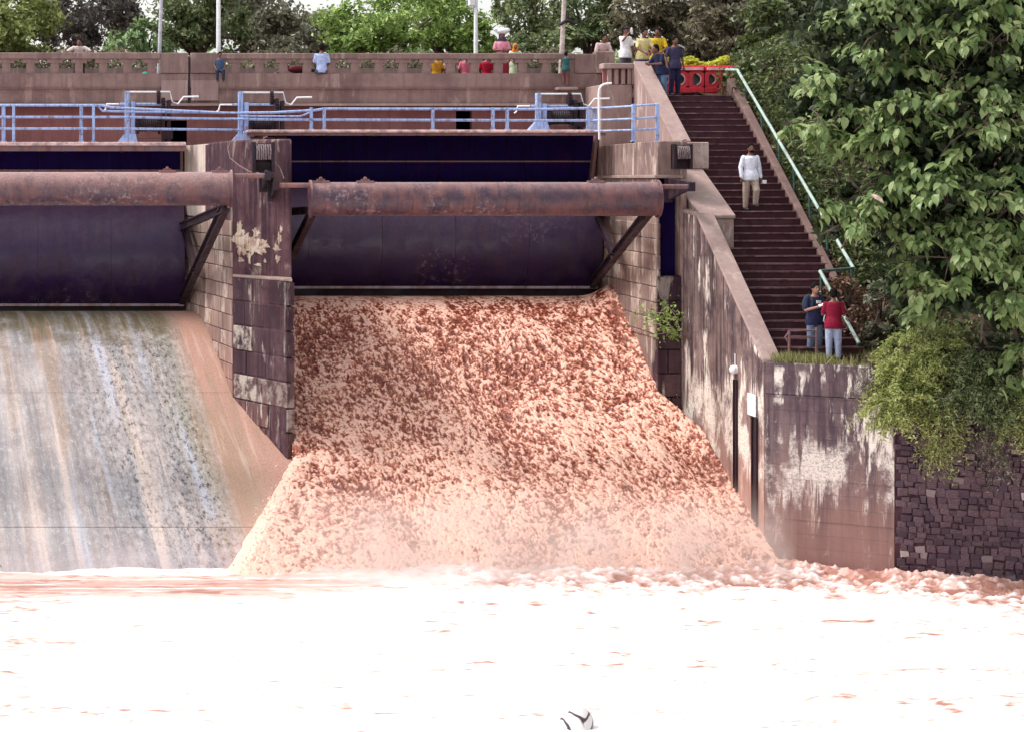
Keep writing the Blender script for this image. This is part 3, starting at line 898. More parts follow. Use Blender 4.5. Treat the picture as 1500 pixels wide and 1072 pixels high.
tag(link('falling_water', me), kind='structure')

# ---- the river: churned foam
nu, nv = 700, 420
xs = np.linspace(-9.5, 27.0, nu)
ys = 27.0 + (45.0 - 27.0) * np.linspace(0, 1, nv) ** .92
XX, YY = np.meshgrid(xs, ys)
w = fbm(XX*.25, YY*.4, 3, 4)
sw1 = fbm(XX*.22 + w, YY*.75 + w, 4, 2)
chop = fbm(XX*1.1 + 2*w, YY*2.6, 4, 6, .55, ridged=True)
fine = fbm(XX*3.6, YY*8.0, 3, 11, .6)
lump = fbm(XX*2.7, YY*3.4, 5, 8, .64, ridged=True)
toe = 43.5 - np.clip(XX - 14.7, 0, 5)*.55
near_toe = np.exp(-((YY - (toe - 1.1)) / 1.5)**2) * np.clip((XX - 6.8)/3, 0, 1)
near_all = np.exp(-((YY - (toe + .2)) / .7)**2) * np.clip((XX - 2.5)/1.5, 0, 1)
ZZ = (sw1 - .5)*.20 + (chop - .55)*.11 + (fine - .5)*.04
boil = fbm(XX*.8, YY*1.1, 3, 5)
rough = fbm(XX*7.0 + 2*lump, YY*8.0, 4, 9, .65)
ZZ += near_toe*((lump - .50)*.20 + (boil - .5)*.38 + .07 + (rough - .5)*.16) + near_all*((lump - .45)*.30 + .08)
calm = np.exp(-((YY - 41.9)/1.5)**2) * np.clip((7.5 - XX)/4, 0, 1)
ZZ = ZZ*(1 - .8*calm)
streak = fbm(XX*.30 + .6*w, YY*3.2 + 2.0*w, 5, 13, .58, ridged=True)
blob = fbm(XX*.35, YY*1.1, 3, 3)
s2 = fbm(XX*1.0 + 1.2*w, YY*6.8 + 2.5*w, 5, 7, .62, ridged=True)
gate_ = np.clip((blob - .40)*4, 0, 1.2)
foam = 1.0 - 3.0*np.clip(streak - .77, 0, 1)*(.2 + gate_) - 3.6*np.clip(s2 - .735, 0, 1)*(.3 + gate_)
spot = fbm(XX*1.6, YY*4.2, 4, 14, .62)
foam -= 4.5*np.clip(spot - .655, 0, 1)*np.clip((fbm(XX*.45, YY*.8, 3, 1) - .46)*6, 0, 1)
foam -= 4.5*np.clip(fbm(XX*3.0, YY*7.5, 3, 2, .6) - .68, 0, 1)*np.clip((fbm(XX*.6, YY*1.1, 3, 9) - .42)*5, 0, 1)
foam -= .20*np.clip(fbm(XX*.25, YY*1.0, 4, 12) - .50, 0, 1)*6*np.clip(1 - (YY - 30)/9, .3, 1)
foam -= near_toe*(.56 - 1.3*(lump - .58) - 2.2*(rough - .5) + 1.8*np.clip(.46 - boil, 0, 1)) + near_all*.42
foam -= calm*(.68 - 1.2*np.clip(streak - .66, 0, 1)*3)
foam -= .40*np.exp(-((XX + 2.0)/1.4)**2)*np.clip((streak - .55)*4, 0, 1)
foam = np.clip(foam, 0, 1.3)
me = mesh_np('water', np.stack([XX, YY, ZZ], -1).reshape(-1, 3), grid_faces(nu, nv), M['river'])
point_attr(me, 'foam', foam)
tag(link('water', me), kind='structure')
# plain continuation of the river outside the churned part
xs = np.concatenate([np.linspace(-60, -5.6, 30), np.linspace(27.1, 70, 30)])
mb = MB()
mb.add([(-70, -40, -.02), (70, -40, -.02), (70, 27.05, -.02), (-70, 27.05, -.02)], [(0, 1, 2, 3)])
mb.add([(-70, 27.05, -.02), (-9.45, 27.05, -.02), (-9.45, 46, -.02), (-70, 46, -.02)], [(0, 1, 2, 3)])
mb.add([(26.95, 27.05, -.02), (70, 27.05, -.02), (70, 42, -.02), (26.95, 42, -.02)], [(0, 1, 2, 3)])
me = mb.mesh('far_water', M['river'])
point_attr(me, 'foam', [.95]*len(me.vertices))
tag(link('far_water', me), kind='structure')

# ---- flung drops and gobs of brown water along the foot and over the boils
rng = np.random.default_rng(3)
ND = 2600
dx = rng.uniform(2.6, 14.6, ND); dfl = 12.6 - np.abs(rng.normal(0, 3.2, ND)); dfl = np.clip(dfl, 1.0, 12.8)
yy = 55.5 - dfl
lx = np.interp(yy, [42.7, 43.5, 47.4, 47.8, 60], [2.35, 2.75, 4.50, 4.60, 4.60]) + .15
dx = np.maximum(dx, lx + rng.uniform(0, .5, ND)); dx = np.minimum(dx, 14.35 + 0*dx)
dx = np.where(yy > 49.5, np.minimum(dx, 13.8), dx)
hz = ogee(yy) + .36 + np.abs(rng.normal(0, .16, ND)) * np.interp(dfl, [0, 6, 12.8], [.5, .9, 1.5])
sz = rng.uniform(.007, .022, ND)
oct_v = np.array([(1,0,0),(-1,0,0),(0,1,0),(0,-1,0),(0,0,1.3),(0,0,-1.3)])
oct_f = np.array([(0,2,4),(2,1,4),(1,3,4),(3,0,4),(2,0,5),(1,2,5),(3,1,5),(0,3,5)])
jit = rng.uniform(.6, 1.5, (ND, 6, 1))
Vd = np.stack([dx, yy - .1, hz], -1)[:, None, :] + oct_v[None]*sz[:, None, None]*jit
Fd = oct_f[None] + 6*np.arange(ND)[:, None, None]
M['drops'] = plain('muddy_spray', (.70, .46, .38), .5, .3, .35, 1.5)
tag(link('spray_drops', mesh_np('spray_drops', Vd.reshape(-1, 3), Fd.reshape(-1, 3), M['drops'], True)), kind='stuff')

# ---- mist hanging over the foot of the cascade
def mist():
    m = bpy.data.materials.new('spray_mist'); m.use_nodes = True
    n, l = m.node_tree.nodes, m.node_tree.links
    n.clear()
    out = n.new('ShaderNodeOutputMaterial'); pv = n.new('ShaderNodeVolumePrincipled')
    pv.inputs['Color'].default_value = (.93, .82, .78, 1)
    pv.inputs['Anisotropy'].default_value = .2
    tc = n.new('ShaderNodeTexCoord'); sp = n.new('ShaderNodeSeparateXYZ')
    l.new(tc.outputs['Object'], sp.inputs[0])
    mr = n.new('ShaderNodeMapRange'); mr.interpolation_type = 'SMOOTHSTEP'
    l.new(sp.outputs[2], mr.inputs[0])
    for k, v in zip((1, 2, 3, 4), (0.0, 1.95, 1.0, 0.0)): mr.inputs[k].default_value = v
    mx = n.new('ShaderNodeMapRange'); mx.interpolation_type = 'SMOOTHSTEP'
    l.new(sp.outputs[0], mx.inputs[0])
    for k, v in zip((1, 2, 3, 4), (2.2, 6.0, 0.0, 1.0)): mx.inputs[k].default_value = v
    nz = n.new('ShaderNodeTexNoise'); nz.inputs['Scale'].default_value = .9; nz.inputs['Detail'].default_value = 4
    l.new(tc.outputs['Object'], nz.inputs['Vector'])
    m1 = n.new('ShaderNodeMath'); m1.operation = 'MULTIPLY'
    l.new(mr.outputs[0], m1.inputs[0]); l.new(mx.outputs[0], m1.inputs[1])
    mn = n.new('ShaderNodeMapRange'); l.new(nz.outputs[0], mn.inputs[0])
    for k, v in zip((1, 2, 3, 4), (.32, .70, 0.06, 1.1)): mn.inputs[k].default_value = v
    m2 = n.new('ShaderNodeMath'); m2.operation = 'MULTIPLY'
    l.new(m1.outputs[0], m2.inputs[0]); l.new(mn.outputs[0], m2.inputs[1])
    l.new(m2.outputs[0], pv.inputs['Density'])
    l.new(pv.outputs[0], out.inputs['Volume'])
    return m
MB().box((2.0, 41.8, -.3), (14.68, 46.6, 2.0)).build('mist', mist())
tag(bpy.data.objects['mist'], kind='stuff')

# pale wet boulder breaking the surface close to the camera
mb = MB()
cx, cy = X(844, 31.1), 31.1
mb.ell((0, 0, 0), (.27, .24, .34), 28, 18)
vs = []
for v_ in mb.v:
    p = Vector(v_); n = math.sin(p.x*19 + 1)*.012 + math.sin(p.z*26 + p.x*12)*.010
    k = 1 + n/.25 + .10*math.sin(math.atan2(p.z, p.x)*2 + .6)
    vs.append((p.x*k, p.y*k, p.z*k))
mb.v = vs
t = NT('striped_wet_rock')
wv = t.new('ShaderNodeTexWave', wave_type='RINGS'); wv.inputs['Scale'].default_value = 2.6; wv.inputs['Distortion'].default_value = 5.0
t.l.new(t.coord(loc=(.25, 0, .1)), wv.inputs['Vector'])
M['rockstripe'] = t.fin(t.mix(t.ramp(wv.outputs['Fac'], .04, .26), (.05, .035, .04), (.62, .58, .58)), .45, .4)
o = mb.build('boulder', M['rockstripe'], None, sm=60)
o.location = (cx, cy, -.02)
tag(o, 'pale rounded boulder with dark curved seams poking out of the white foam', 'boulder')

# ================================================================ GATES, WALKWAYS, RAILINGS
def gate(label, x0, x1, zb, tube_z, tx0, tx1, shafts, arms, lugs):
    """radial gate: curved skin of bolted plates, lip beam, arms, and the big rusty torque tube in front"""
    g = empty('sluice_gate', ((max(x0, -4) + x1) / 2, 55.2, zb), label, 'sluice gate', 'sluice gates of the dam')
    R, a0, a1, cy = 1.95, -48, 50, 57.15
    cz = zb + R * math.sin(math.radians(48))
    n = 14
    seams = [x0]
    step = 2.05
    first = x1 - math.floor((x1 - x0) / step) * step
    s = first if first - x0 > .4 else first + step
    while s < x1 - .5: seams.append(s); s += step
    seams.append(x1)
    for a, b in zip(seams[:-1], seams[1:]):
        prof = []
        for r in (R, R - .06):
            q = [(cy - r*math.cos(math.radians(a0 + (a1 - a0)*k/n)), cz + r*math.sin(math.radians(a0 + (a1 - a0)*k/n))) for k in range(n + 1)]
            prof += q if r == R else q[::-1]
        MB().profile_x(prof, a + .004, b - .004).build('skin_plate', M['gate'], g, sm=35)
    yb = cy - R*math.cos(math.radians(48))
    for a, b in zip(seams[:-1], seams[1:]):
        MB().box((a + .003, yb - .15, zb - .045), (b - .003, yb + .02, zb + .03)).build('lip_beam', M['lip'], g, bevel=.01)
    MB().box((x0, yb + .021, zb - .24), (x1, yb + .18, zb - .02)).build('seal_beam', M['dark'], g)
    for s in seams[1:-1]:
        MB().prism([(s - .012, yb - .14), (s + .012, yb - .14), (s + .012, yb + .05), (s - .012, yb + .05)], zb + .031, zb + .30).build('stiffener', M['dark'], g)
    # torque tube
    ty, tr = 47.6, .405
    cuts = [tx0]
    s = tx0 + 1.55
    while s < tx1 - .5: cuts.append(s); s += 1.55
    cuts.append(tx1)
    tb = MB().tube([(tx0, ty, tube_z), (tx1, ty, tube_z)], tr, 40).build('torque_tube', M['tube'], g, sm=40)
    for s in cuts[1:-1]:
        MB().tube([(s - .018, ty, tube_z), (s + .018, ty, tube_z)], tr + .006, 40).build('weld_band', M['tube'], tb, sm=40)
    for side, (sx0, sx1, sz) in shafts.items():
        MB().tube([(sx0, ty, sz), (sx1, ty, sz)], .062, 14).build('shaft', M['steel'], g, sm=40)
        ex = tx1 if side == 'r' else tx0
        sg = 1 if side == 'r' else -1
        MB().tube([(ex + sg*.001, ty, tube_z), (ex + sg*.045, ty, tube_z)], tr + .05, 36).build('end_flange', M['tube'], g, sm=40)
    for lx in lugs:
        l = MB()
        l.box((lx - .20, ty - .12, tube_z + tr - .03), (lx + .20, ty + .12, tube_z + tr + .035))
        l.box((lx - .10, ty - .05, tube_z + tr + .035), (lx + .10, ty + .05, tube_z + tr + .075))
        l.tube([(lx, ty - .06, tube_z + tr + .09), (lx, ty + .06, tube_z + tr + .09)], .04, 10)
        l.build('lifting_lug', M['steel'], g, bevel=.008)
    # arms: I-section bars from the tube back to the skin
    for (p, q, w, h) in arms:
        p, q = Vector(p), Vector(q)
        d = (q - p).normalized(); sd_ = d.cross(Vector((0, 0, 1))).normalized(); up = sd_.cross(d).normalized()
        mb = MB()
        for (oz, ww, hh) in ((h/2, w, .035), (-h/2, w, .035), (0, .03, h - .04)):
            c = [p + sd_*a*ww/2 + up*(oz + b*hh/2) for a, b in ((-1, -1), (1, -1), (1, 1), (-1, 1))]
            e = [v + (q - p) for v in c]
            mb.add(c + e, [(0, 1, 2, 3), (7, 6, 5, 4), (0, 4, 5, 1), (1, 5, 6, 2), (2, 6, 7, 3), (3, 7, 4, 0)])
        mb.build('radial_arm', M['dark'], g)
    return g

gz1, gz2 = Z(446, 55.9), Z(420.5, 55.9)
g1 = gate('closed dark sluice gate standing above the dry spillway slope', -10.6, 2.30, gz1, Z(277, 47.6), -11.0, X(337, 47.6),
     {'r': (X(337, 47.6), X(392, 47.6), Z(258, 47.6))},
     [((2.98, 47.65, 8.0), (2.24, 55.6, gz1 + .15), .17, .26), ((2.95, 47.7, 7.9), (2.20, 55.4, gz1 + 2.2), .12, .18), ((2.5, 53.0, 6.1), (2.28, 55.3, 7.3), .16, .18),
      ((-10.2, 47.65, 8.0), (-10.4, 55.6, gz1 + .15), .17, .26)],
     [X(245, 47.6), X(322, 47.6)])
g2 = gate('raised dark sluice gate above the brown cascade', 4.70, 13.96, gz2, Z(292, 47.6), X(456, 47.6), X(962, 47.6),
     {'l': (X(403, 47.6), X(456, 47.6), Z(272, 47.6)), 'r': (X(962, 47.6), X(1014, 47.6), Z(274, 47.6))},
     [((13.18, 47.65, 7.85), (13.75, 55.6, gz2 + .1), .15, .22), ((13.05, 47.7, 7.8), (13.85, 55.4, gz2 + 2.1), .11, .16), ((13.5, 52.2, 6.55), (13.8, 55.2, 7.6), .14, .16),
      ((5.05, 47.65, 7.8), (4.9, 55.6, gz2 + .1), .15, .22), ((5.05, 47.7, 7.85), (4.86, 55.4, gz2 + 2.1), .11, .16)],
     [X(470, 47.6), X(535, 47.6), X(873, 47.6)])
# bearing brackets on the piers
def bracket(parent, px, py, yf, s=.17, ext=.75):
    x, z = X(px, 47.6), Z(py, 47.6)
    mb = MB()
    mb.box((x - s*.45, 47.48, z - .11), (x + s*.45, 47.74, z + .11))
    mb.hexa([(x - .03, 47.7, z - .08), (x + .03, 47.7, z - .08), (x + .03, yf, z - .36), (x - .03, yf, z - .36),
             (x - .035, 47.7, z + .12), (x + .035, 47.7, z + .12), (x + .035, yf, z + .22), (x - .035, yf, z + .22)])
    mb.box((x - .10, yf - .03, z - .40), (x + .10, yf + .02, z + .22))
    mb.build('bearing_bracket', M['dark'], parent, bevel=.01)
bracket(pier, 392, 258, 48.98); bracket(pier, 404, 272, 48.86)
bracket(pier2, 1012, 274, 49.49)

# breast walls above the gates
def breast(label, x0, x1, zt, zb, zr, seams, slant=0):
    b = empty('breast_wall', ((max(x0, -3) + x1)/2, 56.6, zb), label, 'steel panel', 'steel panels over the gates')
    xs = [x0] + seams + [x1]
    for i, (a, c) in enumerate(zip(xs[:-1], xs[1:])):
        sl = slant if i == len(xs) - 2 else 0
        for lo, hi in ((zb, zr), (zr, zt)):
            s0 = sl*(zt - lo)/(zt - zb); s1 = sl*(zt - hi)/(zt - zb)
            MB().hexa([(a + .008, 56.55, lo + .008), (c - .008 - s0, 56.55, lo + .008), (c - .008 - s0, 56.6, lo + .008), (a + .008, 56.6, lo + .008),
                       (a + .008, 56.55, hi - .008), (c - .008 - s1, 56.55, hi - .008), (c - .008 - s1, 56.6, hi - .008), (a + .008, 56.6, hi - .008)]).build('panel', M['panel'], b)
    MB().box((x0, 56.602, zb), (x1 - slant, 56.7, zt)).build('backing', M['dark'], b)
    MB().box((x0, 56.49, zr - .02), (x1 - slant*.5, 56.548, zr + .02)).build('rib', M['steel'], b)
    if slant:
        MB().hexa([(x1 - slant - .02, 56.3, zb), (x1 - slant + .07, 56.3, zb), (x1 - slant + .07, 56.7, zb), (x1 - slant - .02, 56.7, zb),
                   (x1 - .02, 56.3, zt), (x1 + .07, 56.3, zt), (x1 + .07, 56.7, zt), (x1 - .02, 56.7, zt)]).build('end_frame', M['steel'], b)
    else:
        MB().box((x1 + .003, 56.3, zb), (x1 + .07, 56.7, zt)).build('end_frame', M['steel'], b)
    return b
breast('low dark steel panel under the walkway over the closed gate', -10.6, 2.22, Z(222, 56.5), Z(275, 56.5), Z(250, 56.5), [X(58, 56.5), X(160, 56.5)])
breast('tall dark steel panel with seams over the raised gate', 4.64, 14.05, Z(197.5, 56.5), Z(300, 56.5), Z(237, 56.5), [X(470, 56.5), X(572, 56.5), X(671, 56.5), X(770, 56.5)], .22)

def walkway(label, x0, x1, y0, zt, zb, zlow):
    w = empty('walkway', ((max(x0, -3) + x1)/2, y0, zb), label, 'walkway', 'service walkways')
    MB().box((x0, y0, zb), (x1, 57.4, zt)).build('deck_slab', M['gritty'], w, bevel=.02)
    MB().box((x0, y0 + .06, zlow), (x1, y0 + .18, zb - .002)).build('edge_beam', M['steel'], w)
    for k in range(int((x1 - max(x0, -9.5)) / 1.6)):
        a = max(x0, -9.5) + .4 + 1.6*k
        MB().box((a, y0 + .2, zlow), (a + .09, 57.2, zb - .003)).build('joist', M['dark'], w)
    return w
ZW1, ZW2 = Z(208.5, 54.4), Z(190.5, 54.4)
wk1 = walkway('lower service walkway carrying the long blue railing over the closed gate', -11.0, 2.30, 54.4, ZW1, Z(214, 54.4), Z(222, 54.4))
wk2 = walkway('upper service walkway carrying the blue railing over the raised gate', X(362, 54.4), 13.85, 54.4, ZW2, Z(195, 54.4), Z(199, 54.4))

# ---- railings
def post(parent, x, y, z0, z1, w=.075, mt=None):
    mb = MB(); mb.box((x - w/2, y - w/2, z0), (x + w/2, y + w/2, z1)); mb.box((x - w*.8, y - w*.8, z0), (x + w*.8, y + w*.8, z0 + .03))
    mb.build('post', mt or M['rail'], parent, bevel=.006)
def rail(parent, pts, r=.03, mt=None, name='rail'):
    MB().tube(pts, r, 8).build(name, mt or M['rail'], parent, sm=50)
YR = 54.6
r1 = empty('railing', (0, YR, ZW1), 'long pale blue pipe railing on the lower walkway, kinked before the first hoist', 'railing', 'pale blue railings')
for px, w in ((5, .10), (20, .08), (119, .10), (137, .08)): post(r1, X(px, YR), YR + (.12 if w > .09 else 0), ZW1, Z(153, YR), w)
for px in (-70, -90, -210, -320, -365): post(r1, X(px, YR), YR, ZW1, Z(153, YR), .09)
rail(r1, [(-9.6, YR, Z(154, YR)), P(150, 155, YR), P(163, 158, YR), P(330, 166, YR)], .035)
rail(r1, [(-9.6, YR, Z(172, YR)), P(190, 172, YR), P(270, 174, YR), P(352, 175, YR)], .035)
rail(r1, [(-9.6, YR, Z(189, YR)), P(190, 189, YR), P(270, 190, YR), P(352, 191, YR)], .035)
rail(r1, [P(142, 155, YR + .1), P(150, 163, YR + .1), P(200, 164.5, YR + .1), P(352, 166, YR + .1)], .03)
r2 = empty('railing', (8.5, YR, ZW2), 'pale blue pipe railing on the upper walkway between two hoists', 'railing', 'pale blue railings')
for px in (456, 475, 634, 722, 743): post(r2, X(px, YR), YR, ZW2, Z(158, YR), .085)
rail(r2, [P(352, 166, YR), P(400, 165.5, YR), P(462, 162, YR), P(475, 160, YR), P(790, 160.5, YR), P(868, 159, YR)], .036)
rail(r2, [P(352, 175, YR), P(430, 176, YR), P(475, 176, YR), P(790, 177, YR), P(868, 177, YR)], .036)
rail(r2, [P(352, 171, YR + .15), P(440, 171, YR + .15), P(455, 165, YR + .15)], .025)
YQ = 50.6
r3 = empty('railing', (13.9, YQ, 9.56), 'short blue railing with two end posts on top of the broad pale pier', 'railing', 'pale blue railings')
for px in (928, 963): post(r3, X(px, YQ) , YQ, 9.552, Z(153, YQ), .085)
for a, b, c in ((159, 156, 153), (177, 174.5, 172), (193, 191, 189)):
    rail(r3, [P(868, a, YR), P(893, a - 1, 53.0), P(928, b, YQ), P(965, c, YQ)], .028)
rail(r3, [P(878, 205, 53.6), P(877, 140, 53.6), P(878, 131, 53.6), P(881, 126, 53.6), P(886, 123.5, 53.6), P(896, 122.5, 53.6)], .03, M['white'])
post(r3, X(862, YR), YR, ZW2, Z(160, YR), .10); post(r3, X(871, YR), YR, ZW2, Z(160, YR), .10)

# ---- hoists: blue standard, gear train, open frame
def gear(mb, c, r, t, teeth=16):
    x, y, z = c
    n = teeth*4; ring = []
    for k in range(n):
        rr = r if (k % 4) in (0, 1) else r*.86
        a = 2*math.pi*k/n; ring.append((rr*math.cos(a), rr*math.sin(a)))
    vs = [(x - t/2, y + p, z + q) for p, q in ring] + [(x + t/2, y + p, z + q) for p, q in ring]
    fs = [tuple(range(n)), tuple(range(2*n - 1, n - 1, -1))] + [(k, n + k, n + (k+1) % n, (k+1) % n) for k in range(n)]
    mb.add(vs, fs)
def hoist(label, px, base_z, top_py):
    x = X(px, 55.2)
    zt = Z(top_py, 55.2)
    h = empty('gate_hoist', (x, 55.2, base_z), label, 'gate hoist', 'winding hoists on the walkways')
    ht = zt - base_z
    st = MB()
    st.box((x - .12, 55.1, base_z), (x + .02, 55.3, zt)); st.box((x + .05, 55.08, base_z), (x + .17, 55.3, zt - .3))
    st.build('standard', M['rail'], h, bevel=.012)
    MB().hexa([(x - .34, 55.0, base_z), (x + .24, 55.0, base_z), (x + .24, 55.4, base_z), (x - .34, 55.4, base_z),
               (x - .13, 55.06, base_z + .24), (x + .18, 55.06, base_z + .24), (x + .18, 55.34, base_z + .24), (x - .13, 55.34, base_z + .24)]).build('foot', M['rail'], h)
    gx = x + .94
    MB().tube([(x - .25, 55.2, zt - .36), (gx + .1, 55.2, zt - .36)], .035, 10).build('top_shaft', M['rail'], h, sm=40)
    MB().tube([(x - .06, 55.2, zt - .02), (gx + .2, 55.2, zt - .02), (gx + .26, 55.2, zt - .3), (gx + .42, 55.2, zt - .36), (gx + .58, 55.2, zt - .16), (gx + 1.0, 55.2, zt - .15)], .024, 8).build('frame_bar', M['white'], h, sm=50)
    MB().tube([(x - .28, 55.2, zt - .36), (x - .62, 55.2, zt - .36), (x - .66, 55.2, zt - .52), (x - .72, 55.2, zt - .56)], .024, 8).build('crank', M['white'], h, sm=50)
    gb = MB()
    gear(gb, (gx - .12, 55.2, zt - .18), .19, .10); gear(gb, (gx + .02, 55.15, zt - .42), .24, .09, 18)
    gb.build('gear', M['dark'], h)
    fr = MB()
    fr.box((gx - .04, 55.0, base_z), (gx + .06, 55.42, zt - .20)); fr.box((gx + .12, 55.0, base_z), (gx + .22, 55.42, zt - .25))
    fr.box((gx - .02, 54.98, base_z + .1), (gx + .28, 55.44, base_z + .34))
    fr.build('side_frame', M['dark'], h, bevel=.01)
    dz = base_z + ht*.34
    MB().tube([(x + .17, 55.2, dz), (gx, 55.2, dz)], .17, 18).build('winding_drum', M['dark'], h, sm=40)
    rp = MB()
    for k in range(10):
        a = x + .26 + k*.058
        rp.tube([(a, 55.2 + .185*math.cos(t), dz + .185*math.sin(t)) for t in np.linspace(0, 2*math.pi, 15)], .02, 5, False)
    rp.build('cable_wraps', M['dark'], h, sm=60)
    gg = MB(); gear(gg, (x + .24, 55.2, dz), .25, .07, 20); gear(gg, (gx - .10, 55.2, dz), .26, .07, 20)
    gg.build('gear', M['dark'], h)
    MB().tube([(x + .15, 55.1, base_z + .13), (gx, 55.1, base_z + .13)], .022, 8).build('tie_bar', M['steel'], h)
    return h
hoist('blue and black winding hoist standing beside the dark doorway, over the closed gate', 189, ZW1, 134)
hoist('blue and black winding hoist just above the middle pier', 355, ZW1, 135)
hoist('blue and black winding hoist at the abutment end of the upper walkway', 791, ZW2, 137)
MB().box((X(325, 55.0), 54.6, 9.56), (X(370, 55.0), 57.0, ZW1 + .0)).build('hoist_plinth', M['gritty'], wk2)

# ---- rope blocks hung on the piers
def rope_block(label, px, py, Y, s=1.0, cat='pulley block'):
    c = P(px, py, Y)
    b = empty('pulley_block', c, label, cat, 'pulley blocks hung on the piers')
    mb = MB()
    mb.box((c.x - .21*s, Y - .02, c.z - .34*s), (c.x - .15*s, Y + .26, c.z + .22*s)); mb.box((c.x + .15*s, Y - .02, c.z - .34*s), (c.x + .21*s, Y + .26, c.z + .22*s))
    mb.box((c.x - .21*s, Y + .2, c.z - .34*s), (c.x + .21*s, Y + .262, c.z + .2*s))
    mb.build('cheek_plate', M['dark'], b)
    MB().tube([(c.x - .148*s, Y + .1, c.z - .02), (c.x + .148*s, Y + .1, c.z - .02)], .13*s, 16).build('sheave', M['dark'], b, sm=40)
    rp = MB(); rng = random.Random(int(px))
    for k in range(7):
        a = c.x + (-.125 + k*.042)*s
        pts = [(a + rng.uniform(-.008, .008), Y + .1 - (.155 + rng.uniform(0, .02))*s*math.cos(t), c.z - .02 + (.19)*s*math.sin(t)) for t in np.linspace(-.5, math.pi + .3, 12)]
        rp.tube(pts, .017*s, 6)
    rp.build('rope_turns', M['rope'], b, sm=60)
    MB().tube([(c.x, Y + .1, c.z + .2*s), (c.x + .02, Y + .14, c.z + .30*s), (c.x + .10, Y + .1, c.z + .33*s)], .022, 6).build('hook', M['steel'], b)
    return b
rope_block('dark pulley block wound with pale rope at the top of the middle pier', 386, 226, 48.25, 1.3)
rope_block('dark pulley block at the corner of the broad pale pier, under the stepped stair wall', 1001, 226, 49.2, 1.1)
# loose cable from the tube up the pier
c = empty('cable', P(345, 215, 48.6), 'thin pale cable looping down the front of the middle pier', 'cable')
MB().tube([P(338, 206, 49.6), P(334, 218, 49.5), P(337, 232, 49.3), P(350, 243, 49.0), P(366, 252, 48.6), P(388, 256, 47.75)], .016, 6).build('cable_run', M['rope'], c, sm=60)
MB().tube([P(400, 236, 48.3), P(410, 246, 48.1), P(416, 262, 47.9)], .014, 6).build('cable_tail', M['rope'], c, sm=60)

# ---- stair handrails, low rail, wall fittings
hr = empty('handrail', (17.7, 51, 9), 'long pale green pipe handrail sloping down the upper flight of steps', 'handrail', 'handrails of the stairs')
HA, HB = P(1080, 103, 55.9), P(1250, 393, 46.5)
rail(hr, [HA + Vector((-.16, .5, .03)), HA, HB], .042, M['green'])
rail(hr, [HB, P(1201, 397, 46.3)], .03, M['greendark'], 'cross_bar')
for f in (.08, .24, .40, .53, .66, .80, .985):
    p = HA.lerp(HB, f)
    MB().tube([p, (p.x + .05, p.y, p.z - 1.25)], .032, 8).build('post', M['greendark'], hr, sm=50)
hr2 = empty('handrail', (17.0, 45.3, 5.5), 'short steep pale handrail beside the man in the dark T-shirt', 'handrail', 'handrails of the stairs')
rail(hr2, [P(1201, 397, 46.28), P(1258, 503, 44.7)], .042, M['green'])
for f in (.03, .97):
    p = P(1201, 397, 46.28).lerp(P(1258, 503, 44.7), f)
    MB().tube([p, (p.x, p.y, p.z - (1.1 if f < .5 else .35))], .03, 8).build('post', M['greendark'], hr2, sm=50)
lr = empty('low_railing', (15.6, 44.5, ZP), 'low rusty two-bar railing at the foot of the steps, one stub bent', 'railing')
YL = 44.25
for px, t in ((1156, 484), (1196, 480)):
    MB().tube([P(px, 530, YL), P(px, t, YL)], .032, 7).build('post', M['steel'], lr, sm=50)
rail(lr, [P(1156, 485, YL), P(1197, 484, YL)], .022, M['steel']); rail(lr, [P(1156, 493, YL), P(1197, 494, YL)], .022, M['steel'])
MB().tube([P(1156, 486, YL), P(1150, 494, YL), P(1158, 507, YL)], .02, 6).build('bent_stub', M['steel'], lr, sm=50)

wb = empty('gauge_plate', P(1111, 592, 44.6), 'blank white rectangular plate fixed to the training wall', 'plate')
xw_ = twx(44.55) - .03
Yp0, Yp1 = 44.48, 44.92
xl = twx(44.7) - .02
MB().box((xl - .03, 44.42, Z(609, 44.6)), (xl, 44.95, Z(577, 44.6))).build('plate_sheet', M['white'], wb, bevel=.005)
MB().box((xl - .005, 44.5, Z(607, 44.6)), (twx(44.4) + .06, 44.9, Z(579, 44.6))).build('mount', M['dark'], wb)
wl_ = empty('wall_lamp', P(1083, 541, 45.7), 'small white bulkhead lamp low on the training wall', 'lamp')
xl2 = twx(45.75)
MB().ell((xl2 - .07, 45.75, Z(541, 45.75)), (.09, .11, .10), 14, 10).build('glass_globe', M['white'], wl_, sm=60)
MB().tube([(xl2 + .02, 45.75, Z(541, 45.75)), (xl2 - .03, 45.75, Z(541, 45.75))], .10, 14).build('base_plate', M['white'], wl_, sm=40)
MB().tube([(xl2 - .03, 45.75, Z(541, 45.75)), (xl2 - .03, 45.75, Z(518, 45.75))], .012, 6).build('conduit', M['white'], wl_)
def channel(label, Y, z0, z1, w):
    c = empty('gauge_channel', (twx(Y), Y, z0), label, 'steel channel', 'dark steel channels on the training wall')
    x = twx(Y)
    mb = MB()
    mb.box((x - .05, Y - w/2, z0), (x + .06, Y - w/2 + .03, z1)); mb.box((x - .05, Y + w/2 - .03, z0), (x + .06, Y + w/2, z1))
    mb.build('flange', M['dark'], c)
    MB().box((x - .015, Y - w/2 + .03, z0), (x + .06, Y + w/2 - .03, z1)).build('web', M['dark'], c)
channel('thin dark steel channel below the small white lamp', 45.75, .2, Z(556, 45.75), .22)
channel('wider dark steel channel below the white plate', 44.55, -.2, Z(611, 44.6), .34)

